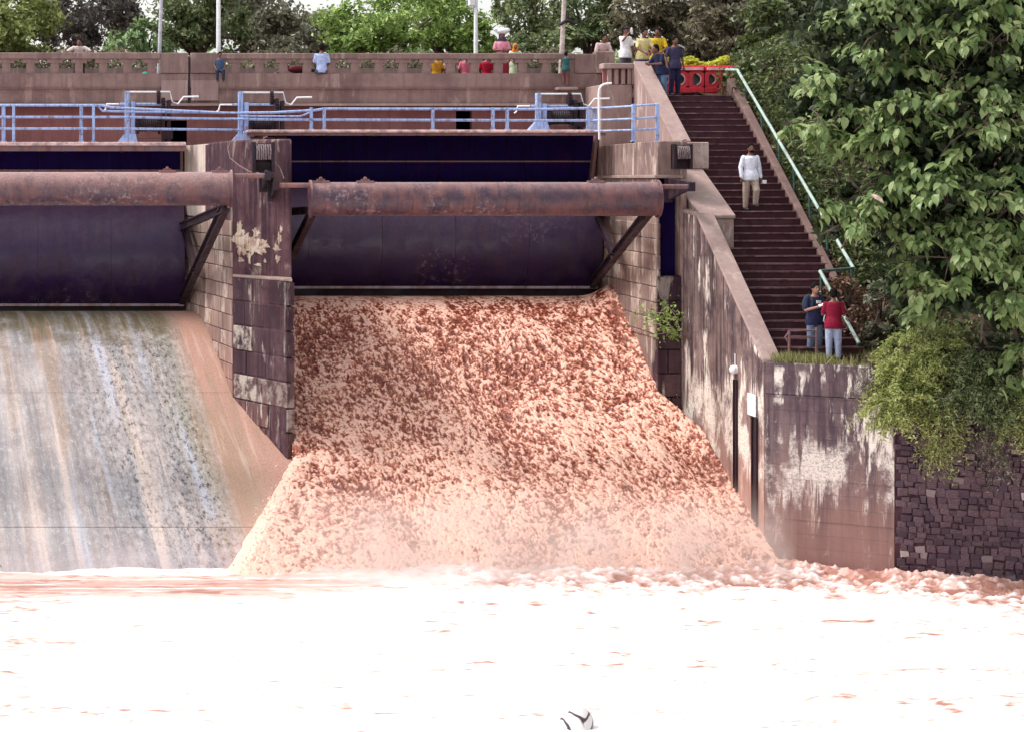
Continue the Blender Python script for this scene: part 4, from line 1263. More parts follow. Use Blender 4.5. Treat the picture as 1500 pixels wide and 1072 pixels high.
# ---- red barrier with planting at the head of the stairs
rb = empty('red_barrier', (17.2, 57.9, SZ1), 'bright red concrete barrier with rounded cut-outs at the head of the steps', 'barrier')
bz0, bz1 = Z(137, 57.6), Z(97, 57.6)
bx = [X(936, 57.6), X(1031, 57.6), X(1092, 57.6)]
for a, b in zip(bx[:-1], bx[1:]):
    hgt = bz1 - bz0
    MB().box((a + .01, 57.5, bz0), (b - .01, 57.8, bz0 + .16)).build('plinth', M['red'], rb, bevel=.02)
    MB().box((a + .01, 57.5, bz1 - .16), (b - .01, 57.8, bz1)).build('top_beam', M['red'], rb, bevel=.02)
    MB().box((a + .06, 57.46, bz1 - .13), (b - .06, 57.498, bz1 - .05)).build('top_stripe', M['redpale'], rb)
    MB().box((a + .01, 57.66, bz0 + .162), (b - .01, 57.72, bz1 - .162)).build('back_web', M['greendark'], rb)
    n = 4 if b - a > 1.5 else 3
    pw = (b - a - .02) / n
    for k in range(n):      # web plates with a D-shaped hole between posts
        x0 = a + .01 + pw*k; zc0, zc1 = bz0 + .162, bz1 - .162
        zc = (zc0 + zc1)/2; r = min(pw*.36, (zc1 - zc0)*.42); xc = x0 + pw*.42
        hole = [(xc + (r*1.05*math.cos(t) if math.cos(t) > 0 else r*.35*math.cos(t)), zc + r*math.sin(t)) for t in np.linspace(0, 2*math.pi, 20, endpoint=False)]
        outer = []
        for (hx, hz) in hole:
            dx, dz = hx - xc, hz - zc
            sx = ((x0 + pw - .004 - xc)/dx) if dx > 1e-6 else ((x0 + .004 - xc)/dx if dx < -1e-6 else 1e9)
            sz_ = ((zc1 - zc)/dz) if dz > 1e-6 else ((zc0 - zc)/dz if dz < -1e-6 else 1e9)
            s_ = min(sx, sz_); outer.append((xc + dx*s_, zc + dz*s_))
        m = len(hole)
        vs = [(p, 57.54, q) for p, q in outer] + [(p, 57.54, q) for p, q in hole] + [(p, 57.65, q) for p, q in outer] + [(p, 57.65, q) for p, q in hole]
        fs = []
        for i in range(m):
            j = (i + 1) % m
            fs += [(i, j, m + j, m + i), (2*m + i, 3*m + i, 3*m + j, 2*m + j), (m + i, m + j, 3*m + j, 3*m + i), (i, 2*m + i, 2*m + j, j)]
        MB().add(vs, fs).build('pierced_web', M['red'], rb)
        MB().tube([(hole[q % m][0], 57.535, hole[q % m][1]) for q in range(-4, 5)], .02, 5).build('hole_rim', M['redpale'], rb)

# ---- light poles on the bridge
def pole(label, px_t, px_b, Y, mt, r=.055, extra=None, name='light_pole', top=-90):
    b = P(px_b, 120, Y); b.z = 11.35
    t = P(px_t, top, Y)
    o = empty(name, b, label, 'pole', 'poles on the bridge')
    MB().tube([b, b.lerp(t, .5), t], [r*1.15, r, r*.8], 10).build('shaft', mt, o, sm=50)
    MB().tube([b, b + Vector((0, 0, .25))], r*1.9, 10).build('base', mt, o, sm=50)
    if extra: extra(o, b, t)
    return o
def lamp_arm(o, b, t):
    MB().tube([t, t + Vector((.25, -.1, .3)), t + Vector((.9, -.4, .42))], .035, 8).build('arm', M['pole'], o, sm=50)
    MB().ell(t + Vector((1.1, -.5, .40)), (.3, .12, .07), 12, 8).build('lamp_head', M['white'], o, sm=50)
pole('slim grey light pole rising by the edge of the solid parapet panel', 239, 232, 59.2, M['pole'], .055, lamp_arm)
pole('thicker white light pole beside the seated child in blue', 320, 320, 59.0, M['white'], .065, lamp_arm)
def boxy(o, b, t):
    p = P(691, 4, 62.0)
    MB().box((p.x - .10, 61.85, p.z - .12), (p.x + .10, 62.1, p.z + .14)).build('lamp_box', M['white'], o, bevel=.02)
pole('white pole with a small box lamp behind the seated women', 697, 697, 62.0, M['white'], .062, boxy)
def knot(o, b, t):
    p = b.lerp(t, .50)
    MB().tube([p + Vector((-.12, -.08, -.06)), p + Vector((.1, -.1, .06)), p + Vector((.34, -.02, -.03))], .05, 7).build('cable_knot', M['dark'], o, sm=50)
    MB().tube([p + Vector((.1, -.05, .04)), p + Vector((.16, -.02, .3))], .03, 6).build('peg', M['dark'], o)
pole('leaning bleached wooden pole with a dark tied knot, beside the child in teal', 829, 821, 58.7, M['wood'], .07, knot, 'wooden_pole', -60)

# ================================================================ VEGETATION
M['lf_bright'] = leafy('bright_green_leaves', (.10, .165, .035), (.24, .36, .08), (.44, .56, .18))
M['lf_lime'] = leafy('yellow_green_leaves', (.11, .14, .035), (.25, .29, .085), (.42, .46, .17))
M['lf_mid'] = leafy('mid_green_leaves', (.065, .095, .038), (.15, .195, .08), (.28, .32, .15))
M['lf_grey'] = leafy('grey_green_leaves', (.11, .11, .078), (.21, .205, .14), (.34, .33, .24))
M['lf_dark'] = leafy('dark_green_leaves', (.035, .050, .020), (.085, .115, .04), (.18, .22, .075))
M['lf_purple'] = leafy('dark_purplish_leaves', (.085, .068, .074), (.175, .148, .14), (.29, .255, .21))
M['lf_pale'] = leafy('pale_distant_leaves', (.15, .24, .10), (.25, .36, .16), (.36, .47, .23))
M['lf_brown'] = leafy('brown_green_leaves', (.075, .066, .044), (.175, .155, .10), (.31, .27, .175))
M['lf_broad'] = leafy('broad_green_leaves', (.085, .145, .050), (.21, .29, .105), (.38, .45, .21), .42, .42)
M['lf_broadshade'] = leafy('shade_dark_inner_leaves', (.010, .018, .008), (.026, .042, .018), (.06, .085, .035), .2, .6)  # darker copy of the broad leaves, crown shade painted in
M['lf_fine'] = leafy('fine_feathery_leaves', (.18, .22, .06), (.36, .41, .13), (.56, .58, .25), .35)
M['lf_yellow'] = leafy('yellow_hedge_leaves', (.32, .36, .03), (.55, .58, .06), (.72, .74, .14), .3)
M['lf_dry'] = leafy('dry_brown_leaves', (.10, .05, .035), (.17, .09, .06), (.26, .16, .10), .15, .7)
M['grass'] = leafy('river_bank_grass', (.13, .14, .045), (.25, .26, .095), (.40, .38, .17), .3)

def leaf_cloud(name, Pn, size, mt, rng, up=.6, asp=.55, out=None, droop=0.0):
    """rhombic leaves, folded on the midrib; two triangles each"""
    n = len(Pn)
    nrm = rng.normal(0, 1, (n, 3)); nrm[:, 2] += up*1.6
    if out is not None: nrm += out*1.0
    nrm /= np.linalg.norm(nrm, axis=1, keepdims=True) + 1e-9
    t = rng.normal(0, 1, (n, 3)); t[:, 2] -= droop
    t -= nrm*np.sum(t*nrm, 1, keepdims=True); t /= np.linalg.norm(t, axis=1, keepdims=True) + 1e-9
    b = np.cross(nrm, t)
    s = (size*rng.uniform(.6, 1.35, n))[:, None]
    base = Pn - t*s*.5; tip = Pn + t*s*.5 - nrm*s*.10
    l = Pn - t*s*.05 + b*s*asp*.5 + nrm*s*.09; r = Pn - t*s*.05 - b*s*asp*.5 + nrm*s*.09
    V = np.stack([base, l, tip, r], 1).reshape(-1, 3)
    i = 4*np.arange(n)[:, None]
    Fc = np.concatenate([i + np.array([[0, 2, 1]]), i + np.array([[0, 3, 2]])], 1).reshape(-1, 3)
    return mesh_np(name, V, Fc, mt, False)

def crown_points(cs, nclump, nleaf, rng, shell=.55, cl=.30):
    """cs: list of (centre, radii) ellipsoids; leaves gather in clumps near their outer shell"""
    pts, outs, anchors = [], [], []
    vol = np.array([r[0]*r[1]*r[2] for _, r in cs]); vol = vol**.67; vol /= vol.sum()
    for (c, r), w in zip(cs, vol):
        k = max(3, int(round(nclump*w)))
        d = rng.normal(0, 1, (k, 3)); d /= np.linalg.norm(d, axis=1, keepdims=True)
        rad = shell + (1 - shell)*rng.random((k, 1))**.6
        cc = np.array(c) + d*np.array(r)*rad
        anchors += [Vector(q) for q in cc]
        m = max(4, int(nleaf*w/k))
        rr = np.array(r).mean()*cl*rng.uniform(.6, 1.3, (k, 1, 1))
        q = rng.normal(0, .55, (k, m, 3)); q[:, :, 2] *= .75
        p = cc[:, None, :] + q*rr
        pts.append(p.reshape(-1, 3)); outs.append(np.repeat(d, m, 0))
    return np.concatenate(pts), np.concatenate(outs), anchors

def tree(label, base, crowns, mt, leaf, nclump, nleaf, seed, trunk_r=.22, group=None, name='tree', lean=(0, 0), cat='tree', up=.6, cl=.30, limbs=9):
    rng = np.random.default_rng(seed); rr = random.Random(seed)
    base = Vector(base)
    t = empty(name, base, label, cat, group)
    pts, outs, anch = crown_points(crowns, nclump, nleaf, rng, cl=cl)
    me = leaf_cloud('crown', pts, leaf, mt, rng, up=up, out=outs)
    link('crown', me, t)
    c = sum((Vector(q[0]) for q in crowns), Vector()) / len(crowns)
    zmin = min(q[0][2] - q[1][2] for q in crowns)
    fork = Vector((base.x*.35 + c.x*.65 + lean[0], base.y*.4 + c.y*.6, base.z + max(.4, (zmin - base.z)*.8 + .25*(c.z - zmin))))
    mb = MB()
    m1 = base.lerp(fork, .5) + Vector((rr.uniform(-.15, .15), rr.uniform(-.1, .1), 0))
    mb.tube([base - Vector((0, 0, .4)), base + Vector((0, 0, .15)), m1, fork], [trunk_r*1.5, trunk_r*1.15, trunk_r*.9, trunk_r*.7], 9)
    for a in rr.sample(anch, min(limbs, len(anch))):
        mid = fork.lerp(a, .5) + Vector((rr.uniform(-.3, .3), rr.uniform(-.3, .3), rr.uniform(0, .5)))
        mb.tube([fork - Vector((0, 0, .2)), mid, a], [trunk_r*.5, trunk_r*.28, trunk_r*.08], 6)
    mb.build('trunk', M['bark'], t, sm=60)
    return t

def E(px, py, Y, rx, rz, ry=None):
    s = F / Y
    p = P(px, py, Y)
    return ((p.x, p.y, p.z), (rx/s, (ry if ry else rx)/s, rz/s))

GB = 11.25
BT = 'trees beyond the bridge'
def bg(label, px, Y, es, mt, leaf, nc, nl, seed, **kw):
    b = P(px, 100, Y); b.z = GB
    return tree(label, b, [E(*e) for e in es], mt, leaf, nc, nl, seed, group=BT, **kw)
bg('yellow-green tree at the far end of the bridge, beyond the standing man in white', 20, 74, [(10, 20, 74, 85, 62), (40, 48, 73, 60, 34), (-60, 0, 76, 70, 80)], M['lf_lime'], .24, 60, 8500, 1)
bg('dark purplish tree towering behind the man leaning in white', 125, 77, [(115, -10, 77, 72, 70), (150, 20, 78, 50, 55), (90, 50, 76, 55, 34)], M['lf_purple'], .22, 60, 8000, 2)
bg('pale green hazy tree in the gap left of the grey light pole', 205, 118, [(205, 62, 118, 50, 30), (190, 40, 119, 30, 18), (225, 55, 117, 30, 26)], M['lf_pale'], .34, 36, 3200, 3)
bg('dark grey-green tree between the grey and the white light poles', 285, 80, [(285, -5, 80, 58, 70), (262, 40, 79, 34, 34), (320, 35, 81, 45, 45)], M['lf_mid'], .24, 55, 7000, 4)
bg('tall grey-olive tree behind the seated child in blue', 385, 86, [(380, -5, 86, 72, 60), (420, 48, 84, 60, 36), (350, 40, 87, 45, 40)], M['lf_grey'], .26, 60, 7600, 5)
bg('thin olive tree standing behind the man in pale blue', 475, 97, [(478, 42, 97, 50, 26), (450, 52, 96, 36, 26), (498, 60, 98, 36, 24)], M['lf_grey'], .26, 34, 3600, 6)
bg('wide bright green tree in the middle of the view over the bridge', 560, 79, [(545, 40, 79, 70, 40), (600, 26, 80, 60, 42), (520, 62, 78, 46, 24), (590, 66, 78, 50, 22)], M['lf_bright'], .22, 80, 9500, 7)
bg('bright green bushy tree beside the white pole with the box lamp', 660, 83, [(655, 34, 83, 55, 44), (690, 60, 82, 46, 28), (620, 6, 85, 34, 26)], M['lf_bright'], .23, 60, 6800, 8)
bg('sparse dark tree with sky showing through, behind the woman in pink', 775, 92, [(785, 10, 92, 60, 45), (745, 2, 93, 35, 30), (805, 52, 91, 45, 32)], M['lf_mid'], .28, 40, 3600, 9, cl=.24)
bg('low green tree behind the woman in the orange scarf', 745, 84, [(745, 78, 84, 40, 18), (785, 72, 84, 44, 22)], M['lf_mid'], .22, 30, 3200, 10)
bg('light green tree above the man leaning on the parapet post', 860, 86, [(858, 5, 86, 55, 52), (890, 50, 85, 40, 34), (845, 60, 85, 36, 28)], M['lf_mid'], .26, 56, 5600, 11)
bg('dead-brown and green tree behind the group at the head of the steps', 985, 72, [(985, 0, 72, 80, 62), (940, 48, 73, 50, 34), (1035, 45, 71, 55, 42)], M['lf_brown'], .22, 70, 9500, 12)
bg('dark leaning tree over the red barrier', 1100, 67, [(1080, 10, 67, 75, 60), (1120, 60, 66, 50, 42), (1060, 62, 66, 30, 26)], M['lf_brown'], .22, 70, 8500, 13)
bg('shadowy dark green tree above the stair handrail', 1190, 62, [(1165, 40, 62, 75, 70), (1210, 100, 61, 60, 60), (1140, 110, 62, 40, 40), (1240, 20, 62, 70, 70)], M['lf_dark'], .24, 90, 10500, 14)
bg('olive-green tree rising behind the broad-leaved tree', 1330, 58, [(1300, 0, 58, 90, 70), (1390, 20, 58, 90, 90), (1260, 60, 57, 50, 50), (1480, 0, 58, 80, 80)], M['lf_mid'], .26, 80, 9000, 15)
# scrub growing along the far side of the bridge and a distant wood
rng = np.random.default_rng(77)
n = 30000
sx = rng.uniform(-7, 24, n); sy = 70 + rng.random(n)*4
hh = 1.05 + 1.3*fbm(sx*.5, sy*.3, 3, 4)
szz = GB + hh*rng.random(n)**.6
tag(link('undergrowth', leaf_cloud('undergrowth', np.stack([sx, sy, szz], -1), .20, M['lf_brown'], rng)), kind='stuff')
n = 16000
sx = rng.uniform(-16, 60, n); sy = rng.uniform(128, 150, n)
hh = (2.5 + 5.5*fbm(sx*.14, sy*.05, 3, 8))
szz = GB + hh*rng.random(n)**.5
tag(link('distant_wood', leaf_cloud('distant_wood', np.stack([sx, sy, szz], -1), .65, M['lf_pale'], rng)), kind='stuff')

# yellow hedge in the red barrier
rng = np.random.default_rng(5)
hedge = empty('hedge', (17.2, 57.95, bz1), 'yellow-green clipped hedge growing along the top of the red barrier', 'hedge')
n = 2600
px_ = rng.uniform(X(945, 58), X(1065, 58), n)
pz_ = bz1 - .1 + (.08 + .46*fbm(px_*3.6, px_*0, 3, 3))*rng.random(n)**.6
link('foliage', leaf_cloud('foliage', np.stack([px_, 57.98 + rng.normal(0, .12, n), pz_], -1), .11, M['lf_yellow'], rng), hedge)
MB().box((X(942, 58), 57.85, bz1 - .45), (X(1068, 58), 58.15, bz1 - .02)).build('planter_box', M['red'], hedge, bevel=.02)

# bushes and ivy on the bank beside the stairs
BB = 'bushes on the bank beside the steps'
def bush(label, px, py, Y, es, mt, leaf, nc, nl, seed, **kw):
    c = P(px, py, Y); b = Vector((c.x, c.y, float(ground_z(c.x, c.y))))
    return tree(label, b, [E(*e) for e in es], mt, leaf, nc, nl, seed, trunk_r=.06, group=BB, name='bush', cat='bush', **kw)
bush('dark bush beside the top of the green handrail, next to the red barrier', 1120, 150, 57, [(1118, 130, 57, 40, 40), (1140, 180, 56.5, 34, 36)], M['lf_dark'], .16, 34, 3400, 31)
bush('leggy green bush overhanging the upper steps beside the walking man', 1075, 185, 56, [(1090, 185, 55.2, 26, 22), (1068, 165, 56, 26, 16), (1098, 150, 56, 30, 22)], M['lf_mid'], .15, 26, 1500, 32, cl=.24)
bush('shadowed bush halfway down the long handrail', 1185, 235, 53, [(1175, 215, 53, 40, 34), (1200, 260, 52, 36, 36), (1160, 255, 53, 18, 24)], M['lf_dark'], .16, 34, 3200, 33)
bush('dark green bush above the lower end of the long handrail', 1225, 310, 50.5, [(1228, 300, 50.5, 34, 36), (1252, 345, 49.5, 36, 36)], M['lf_dark'], .15, 32, 3000, 34)
bush('olive bush under the broad leaves at the jog of the handrail', 1275, 355, 48.5, [(1275, 350, 48.5, 40, 34), (1300, 400, 47.6, 40, 30)], M['lf_mid'], .15, 32, 2800, 35)
bush('brown dry bush on the bank behind the man in red', 1245, 445, 46.0, [(1240, 430, 46.3, 32, 30), (1255, 475, 45.6, 34, 24)], M['lf_dry'], .12, 34, 1800, 36, cl=.34)
bush('grey-green straggly bush to one side of the dry bush', 1290, 450, 45.5, [(1296, 440, 45.6, 30, 32), (1280, 490, 45.2, 28, 22)], M['lf_grey'], .12, 28, 1900, 37)
rng = np.random.default_rng(41)
n = 52000
ix = 17.8 + np.abs(rng.normal(0, 3.2, n)); iy = rng.uniform(44.0, 60, n)
ix[:16000] = rng.uniform(18, 34, 16000); iy[:16000] = rng.uniform(42.2, 60, 16000)
iy = np.maximum(iy, np.interp(ix, [p[0] for p in RW], [p[1] + .5 for p in RW]))
iz = ground_z(ix, iy) + rng.random(n)**2*.75
keep = fbm(ix*1.3, iy*1.1, 3, 6) > .40
tag(link('ivy', leaf_cloud('ivy', np.stack([ix, iy, iz], -1)[keep], .15, M['lf_dark'], rng)), kind='stuff')
n = 7000
ix = 17.7 + np.abs(rng.normal(0, 2.0, n)); iy = rng.uniform(44.0, 57, n)
iz = ground_z(ix, iy) + rng.random(n)*.12
tag(link('leaf_litter', leaf_cloud('leaf_litter', np.stack([ix, iy, iz], -1), .12, M['lf_dry'], rng)), kind='stuff')

# grass on the platform lip and at its corner
def blades(name, pts, h, rng, mt):
    n = len(pts)
    a = rng.uniform(0, 2*np.pi, n); w = .012 + 0*a
    hh = h*rng.uniform(.5, 1.3, n)
    lean = rng.normal(0, .35, (n, 2))*hh[:, None]
    dx, dy = np.cos(a)*w, np.sin(a)*w
    b0 = pts + np.stack([dx, dy, 0*a], -1); b1 = pts - np.stack([dx, dy, 0*a], -1)
    tp = pts + np.stack([lean[:, 0], lean[:, 1], hh], -1)
    V = np.stack([b0, b1, tp], 1).reshape(-1, 3)
    return mesh_np(name, V, (3*np.arange(n))[:, None] + np.array([[0, 1, 2]]), mt, False)
gp = []
for x0, x1, d, n in ((14.9, 15.9, .35, 700), (17.0, 18.6, .9, 4200), (15.9, 17.0, .15, 160)):
    x = rng.uniform(x0, x1, n)
    front = np.interp(x, [14.72, 17.03, 19.52], [44.0, 42.58, 41.93]) + .06
    y = front + np.abs(rng.normal(0, d, n))
    z = np.where(x > 17.3, np.maximum(ground_z(x, y), ZP), ZP)
    gp.append(np.stack([x, y, z], -1))
tag(link('grass', blades('grass', np.concatenate(gp), .22, rng, M['grass'])), kind='stuff')

# ---- the broad-leaved tree leaning over the bank: big drooping leaves
def big_leaf(seed, mt):
    """pointed oval leaf, cupped on its midrib, drooping to the tip; unit length along -Z/-Y"""
    rng = random.Random(seed)
    st = [(0, .04), (.16, .22), (.38, .31), (.62, .26), (.83, .12), (1.0, .01)]
    vs, fs = [], []
    bend = rng.uniform(.25, .5)
    for t_, w in st:
        y = t_*math.cos(bend*t_); z = -t_*t_*bend*.8
        for sgn in (-1, 0, 1):
            vs.append((sgn*w*.86*(1 + rng.uniform(-.06, .06)), y, z + (abs(sgn)*w*.30) + .02*math.sin(t_*9)*abs(sgn)))
    for i in range(len(st) - 1):
        for k in range(2):
            a = i*3 + k
            fs.append((a, a + 1, a + 4, a + 3))
    me = MB().add(vs, fs).mesh('leaf', mt); smooth(me)
    return me
def leaf_mat_obj():
    t = NT('broad_leaf_single')
    r = t.rand()
    n = t.noise(t.coord(), 3, 3, .5)
    col = t.mix(t.ramp(r, 0, 1), (.13, .21, .07), (.35, .43, .19))
    col = t.mix(t.ramp(r, .93, .97, 0, .5), col, (.22, .20, .05))
    t.fin(col, .36, .5)
    tr = t.new('ShaderNodeBsdfTranslucent'); t.l.new(col, tr.inputs[0])
    ms = t.new('ShaderNodeMixShader'); ms.inputs[0].default_value = .40
    t.l.new(t.b.outputs[0], ms.inputs[1]); t.l.new(tr.outputs[0], ms.inputs[2]); t.l.new(ms.outputs[0], t.out.inputs[0])
    return t.m
M['leaf1'] = leaf_mat_obj()
leaf_mes = [big_leaf(s, M['leaf1']) for s in range(4)]
LT = [(np.array([v.co[:] for v in m.vertices]), [tuple(p.vertices) for p in m.polygons]) for m in leaf_mes]

rng = np.random.default_rng(8); rr = random.Random(8)
tb = Vector((19.6, 43.4, float(ground_z(19.6, 43.4))))
bt = empty('broadleaf_tree', tb, 'large broad-leaved tree with big drooping leaves leaning over the bank by the steps', 'tree')
lobes = [(1330, 50, 41.5, 150, 70), (1455, 60, 41.0, 120, 90), (1240, 170, 41.8, 66, 34), (1330, 170, 41.2, 120, 60), (1440, 190, 40.6, 110, 80), (1540, 150, 41.0, 90, 130),
         (1315, 265, 41.3, 60, 55), (1390, 290, 40.8, 100, 60), (1480, 310, 40.4, 80, 70), (1330, 338, 41.2, 55, 40), (1400, 380, 40.6, 90, 55), (1480, 430, 40.4, 70, 60), (1350, 425, 41.0, 60, 45), (1570, 360, 40.8, 70, 120), (1188, 182, 41.6, 46, 20), (1215, 205, 41.4, 40, 24), (1242, 322, 41.0, 38, 20), (1265, 300, 41.1, 40, 26), (1190, 120, 42.2, 40, 30),
         (1420, -40, 41.2, 180, 60), (1265, 20, 42.2, 90, 40), (1500, 540, 40.9, 50, 50)]
sprays = []
for (px, py, Y, a, b) in lobes:
    (c, r) = E(px, py, Y, a, b)
    r = (r[0], 1.15, r[2])
    k = int(7 + a*b/ 520)
    for _ in range(k):
        d = rng.normal(0, 1, 3); d[1] -= .55; d[2] += .25; d /= np.linalg.norm(d)
        p = np.array(c) + d*np.array(r)*(.62 + .42*rng.random())
        sprays.append((p, d))
leaves = []
for (p, d) in sprays:
    h = np.array([d[0], d[1]*.8, -.18 + .35*rng.random()]); h /= np.linalg.norm(h)
    nl = rr.randint(18, 30); L = rr.uniform(.6, 1.05)
    az0 = math.atan2(h[1], h[0])
    for j in range(nl):
        f = (j + .5)/nl
        q = p - h*L*(1 - f) + np.array([0, 0, -.34*(f - .3)**2]) + rng.normal(0, .07, 3)
        side = (1 if j % 2 else -1)*rr.uniform(.25, 1.35)*(1 - .5*f)
        az = az0 + side + rr.uniform(-.25, .25)
        pitch = rr.uniform(-1.0, .05)
        leaves.append((q, az, pitch, rr.uniform(-.5, .5), rr.choice((.13, .17, .21, .25, .29, .32))*rr.uniform(.9, 1.1)*(1 - .15*f)))
def leaf_matrix(q, az, pitch, roll, s):
    return Matrix.Translation(Vector(q)) @ Matrix.Rotation(az - math.pi/2, 4, 'Z') @ Matrix.Rotation(pitch, 4, 'X') @ Matrix.Rotation(roll, 4, 'Y') @ Matrix.Scale(s, 4)
leaves.sort(key=lambda l: l[0][1] - 1.6*l[4])
for i, l in enumerate(leaves[:290]):
    o = bpy.data.objects.new('leaf', leaf_mes[i % 4]); COL.objects.link(o)
    o.parent = bt; o.matrix_parent_inverse = pinv(bt)
    m = leaf_matrix(*l); o.location = m.to_translation(); o.rotation_euler = m.to_euler(); o.scale = (l[4],)*3
VV, FF, off = [], [], 0
for i, l in enumerate(leaves[290:]):
    V, fcs = LT[i % 4]
    m = np.array(leaf_matrix(*l))
    VV.append(V @ m[:3, :3].T + m[:3, 3]); FF.append(np.array(fcs) + off); off += len(V)
o = link('foliage', mesh_np('foliage', np.concatenate(VV), np.concatenate(FF), M['lf_broad'], True), bt); tag(o, kind='stuff')
# inner leaves: shade within the crown put into a darker green
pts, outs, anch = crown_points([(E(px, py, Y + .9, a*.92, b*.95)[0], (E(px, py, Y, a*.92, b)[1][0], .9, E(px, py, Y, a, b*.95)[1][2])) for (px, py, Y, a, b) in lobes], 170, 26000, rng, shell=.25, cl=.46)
o = link('inner_foliage', leaf_cloud('inner_foliage', pts, .25, M['lf_broadshade'], rng, up=.5, asp=.6, droop=.8), bt); tag(o, kind='stuff')
mb = MB()
fk = Vector((19.2, 42.9, 8.2))
mb.tube([tb - Vector((0, 0, .5)), tb + Vector((-.1, -.1, 1.2)), fk], [.34, .26, .20], 10)
for (px, py, Y, a, b) in lobes:
    c = Vector(E(px, py, Y + .2, a, b)[0])
    mid = fk.lerp(c, .5) + Vector((0, .3, .35))
    mb.tube([fk - Vector((0, 0, .4)), mid, c], [.10, .07, .02], 6)
for (p, d) in sprays[::2]:
    mb.tube([Vector(p) - Vector(d)*1.0, Vector(p) - Vector(d)*.4 + Vector((0, 0, .08)), Vector(p)], [.02, .014, .006], 5)
mb.build('trunk', M['bark'], bt, sm=60)
# one dry curled pale leaf caught in the crown
dl = empty('dry_leaf', P(1285, 291, 39.6), 'pale dried curled leaf caught among the broad green leaves', 'dry leaf')
c = P(1285, 291, 39.6)
M['dryleaf'] = plain('dry_leaf_skin', (.55, .42, .34), .7, .3, .3, 14)
MB().tube([c + Vector((-.11, 0, .075)), c + Vector((-.03, -.02, .03)), c + Vector((.05, -.03, -.02)), c + Vector((.13, -.01, -.10))], [.015, .045, .04, .006], 7).build('leaf_blade', M['dryleaf'], dl, sm=60)

# ---- feathery shrubs spilling over the stone wall
def feathery(label, px, py, Y, es, seed, nl, mt, size=.10, hang=.0, name='shrub', cat='shrub'):
    rng = np.random.default_rng(seed); rr = random.Random(seed)
    c = P(px, py, Y); b = Vector((c.x + .2, c.y + .9, max(4.7, float(ground_z(c.x, c.y + .9)))))
    s = empty(name, b, label, cat, 'shrubs hanging over the river walls')
    pts = []; mb = MB()
    for e in es:
        (cc, r) = E(*e)
        k = int(26*r[0]*r[2]*6.5) + 10
        for _ in range(k):
            d = rng.normal(0, 1, 3); d[1] -= .6; d /= np.linalg.norm(d)
            p0 = np.array(cc) + d*np.array((r[0], .6, r[2]))*rng.uniform(.3, .95)
            L = rng.uniform(.3, .6)
            dirv = np.array([d[0]*.8, -.25, -.15 - hang + .5*max(0, d[2])]); dirv /= np.linalg.norm(dirv)
            m = int(nl)
            t = rng.random((m, 1))
            q = p0 + dirv*L*t + np.array([0, 0, -.25])*t*t + rng.normal(0, .045, (m, 3))
            pts.append(q)
            a = Vector(p0); mb.tube([a, a + Vector(dirv)*L*.6 + Vector((0, 0, -.05)), a + Vector(dirv)*L + Vector((0, 0, -.25))], [.008, .006, .003], 4)
        mb.tube([b, (b + Vector(cc))/2 + Vector((0, 0, .2)), Vector(cc)], [.05, .035, .015], 6)
    link('foliage', leaf_cloud('foliage', np.concatenate(pts), size, mt, rng, up=.4, asp=.34, droop=.6), s)
    mb.build('stems', M['bark'], s, sm=60)
    return s
feathery('yellow-green feathery shrub bulging over the end of the retaining wall', 1330, 560, 42.2, [(1330, 545, 42.4, 55, 45), (1310, 590, 42.0, 38, 32), (1385, 540, 42.3, 45, 38), (1350, 505, 42.8, 60, 28)], 51, 60, M['lf_fine'])
feathery('olive feathery shrub under the broad-leaved tree, against the stone wall', 1440, 560, 41.6, [(1440, 540, 41.8, 50, 45), (1415, 580, 41.6, 35, 30), (1480, 590, 41.4, 40, 40)], 52, 46, M['lf_mid'], .09)
feathery('narrow pale creeper hanging straight down the stone wall', 1378, 620, 41.7, [(1378, 610, 41.75, 20, 36), (1372, 640, 41.7, 15, 20)], 53, 40, M['lf_fine'], .075, .7, 'creeper', 'creeper')
feathery('thin dry creeper dangling lower on the stone wall', 1445, 640, 41.3, [(1442, 625, 41.45, 16, 30), (1455, 660, 41.35, 12, 26)], 54, 14, M['lf_grey'], .075, .8, 'creeper', 'creeper')
feathery('leafy creeper hanging over the stone wall nearest the edge of the view', 1490, 620, 41.1, [(1490, 615, 41.25, 24, 34), (1510, 590, 41.1, 30, 40)], 55, 34, M['lf_fine'], .08, .5, 'creeper', 'creeper')
feathery('small brown dry tuft on the corner of the retaining wall', 1280, 555, 42.5, [(1276, 552, 42.55, 20, 18)], 56, 14, M['lf_grey'], .08, .2)

# small plant growing out of the broad pier beside the falling water
sp = empty('wall_plant', P(960, 475, 49.3), 'small leafy plant sprouting from the broad pier beside the cascade', 'plant')
mb = MB(); pts = []
rng = np.random.default_rng(14)
for (a, bq) in (((998, 492), (930, 468)), ((998, 490), (975, 445)), ((996, 494), (955, 462)), ((997, 494), (962, 490)), ((997, 470), (940, 458))):
    A, B = P(*a, 49.4), P(*bq, 48.9)
    mid = (A + B)/2 + Vector((0, -.15, .10))
    mb.tube([A, mid, B], [.014, .010, .004], 5)
    for _ in range(60):
        t_ = rng.random()**.6
        q = A.lerp(mid, t_*2) if t_ < .5 else mid.lerp(B, t_*2 - 1)
        pts.append(np.array(q) + rng.normal(0, .10, 3)*(.35 + t_))
mb.build('stems', M['wood'], sp, sm=60)
link('leaves', leaf_cloud('leaves', np.array(pts), .11, M['lf_bright'], rng, up=.5, droop=.5), sp)
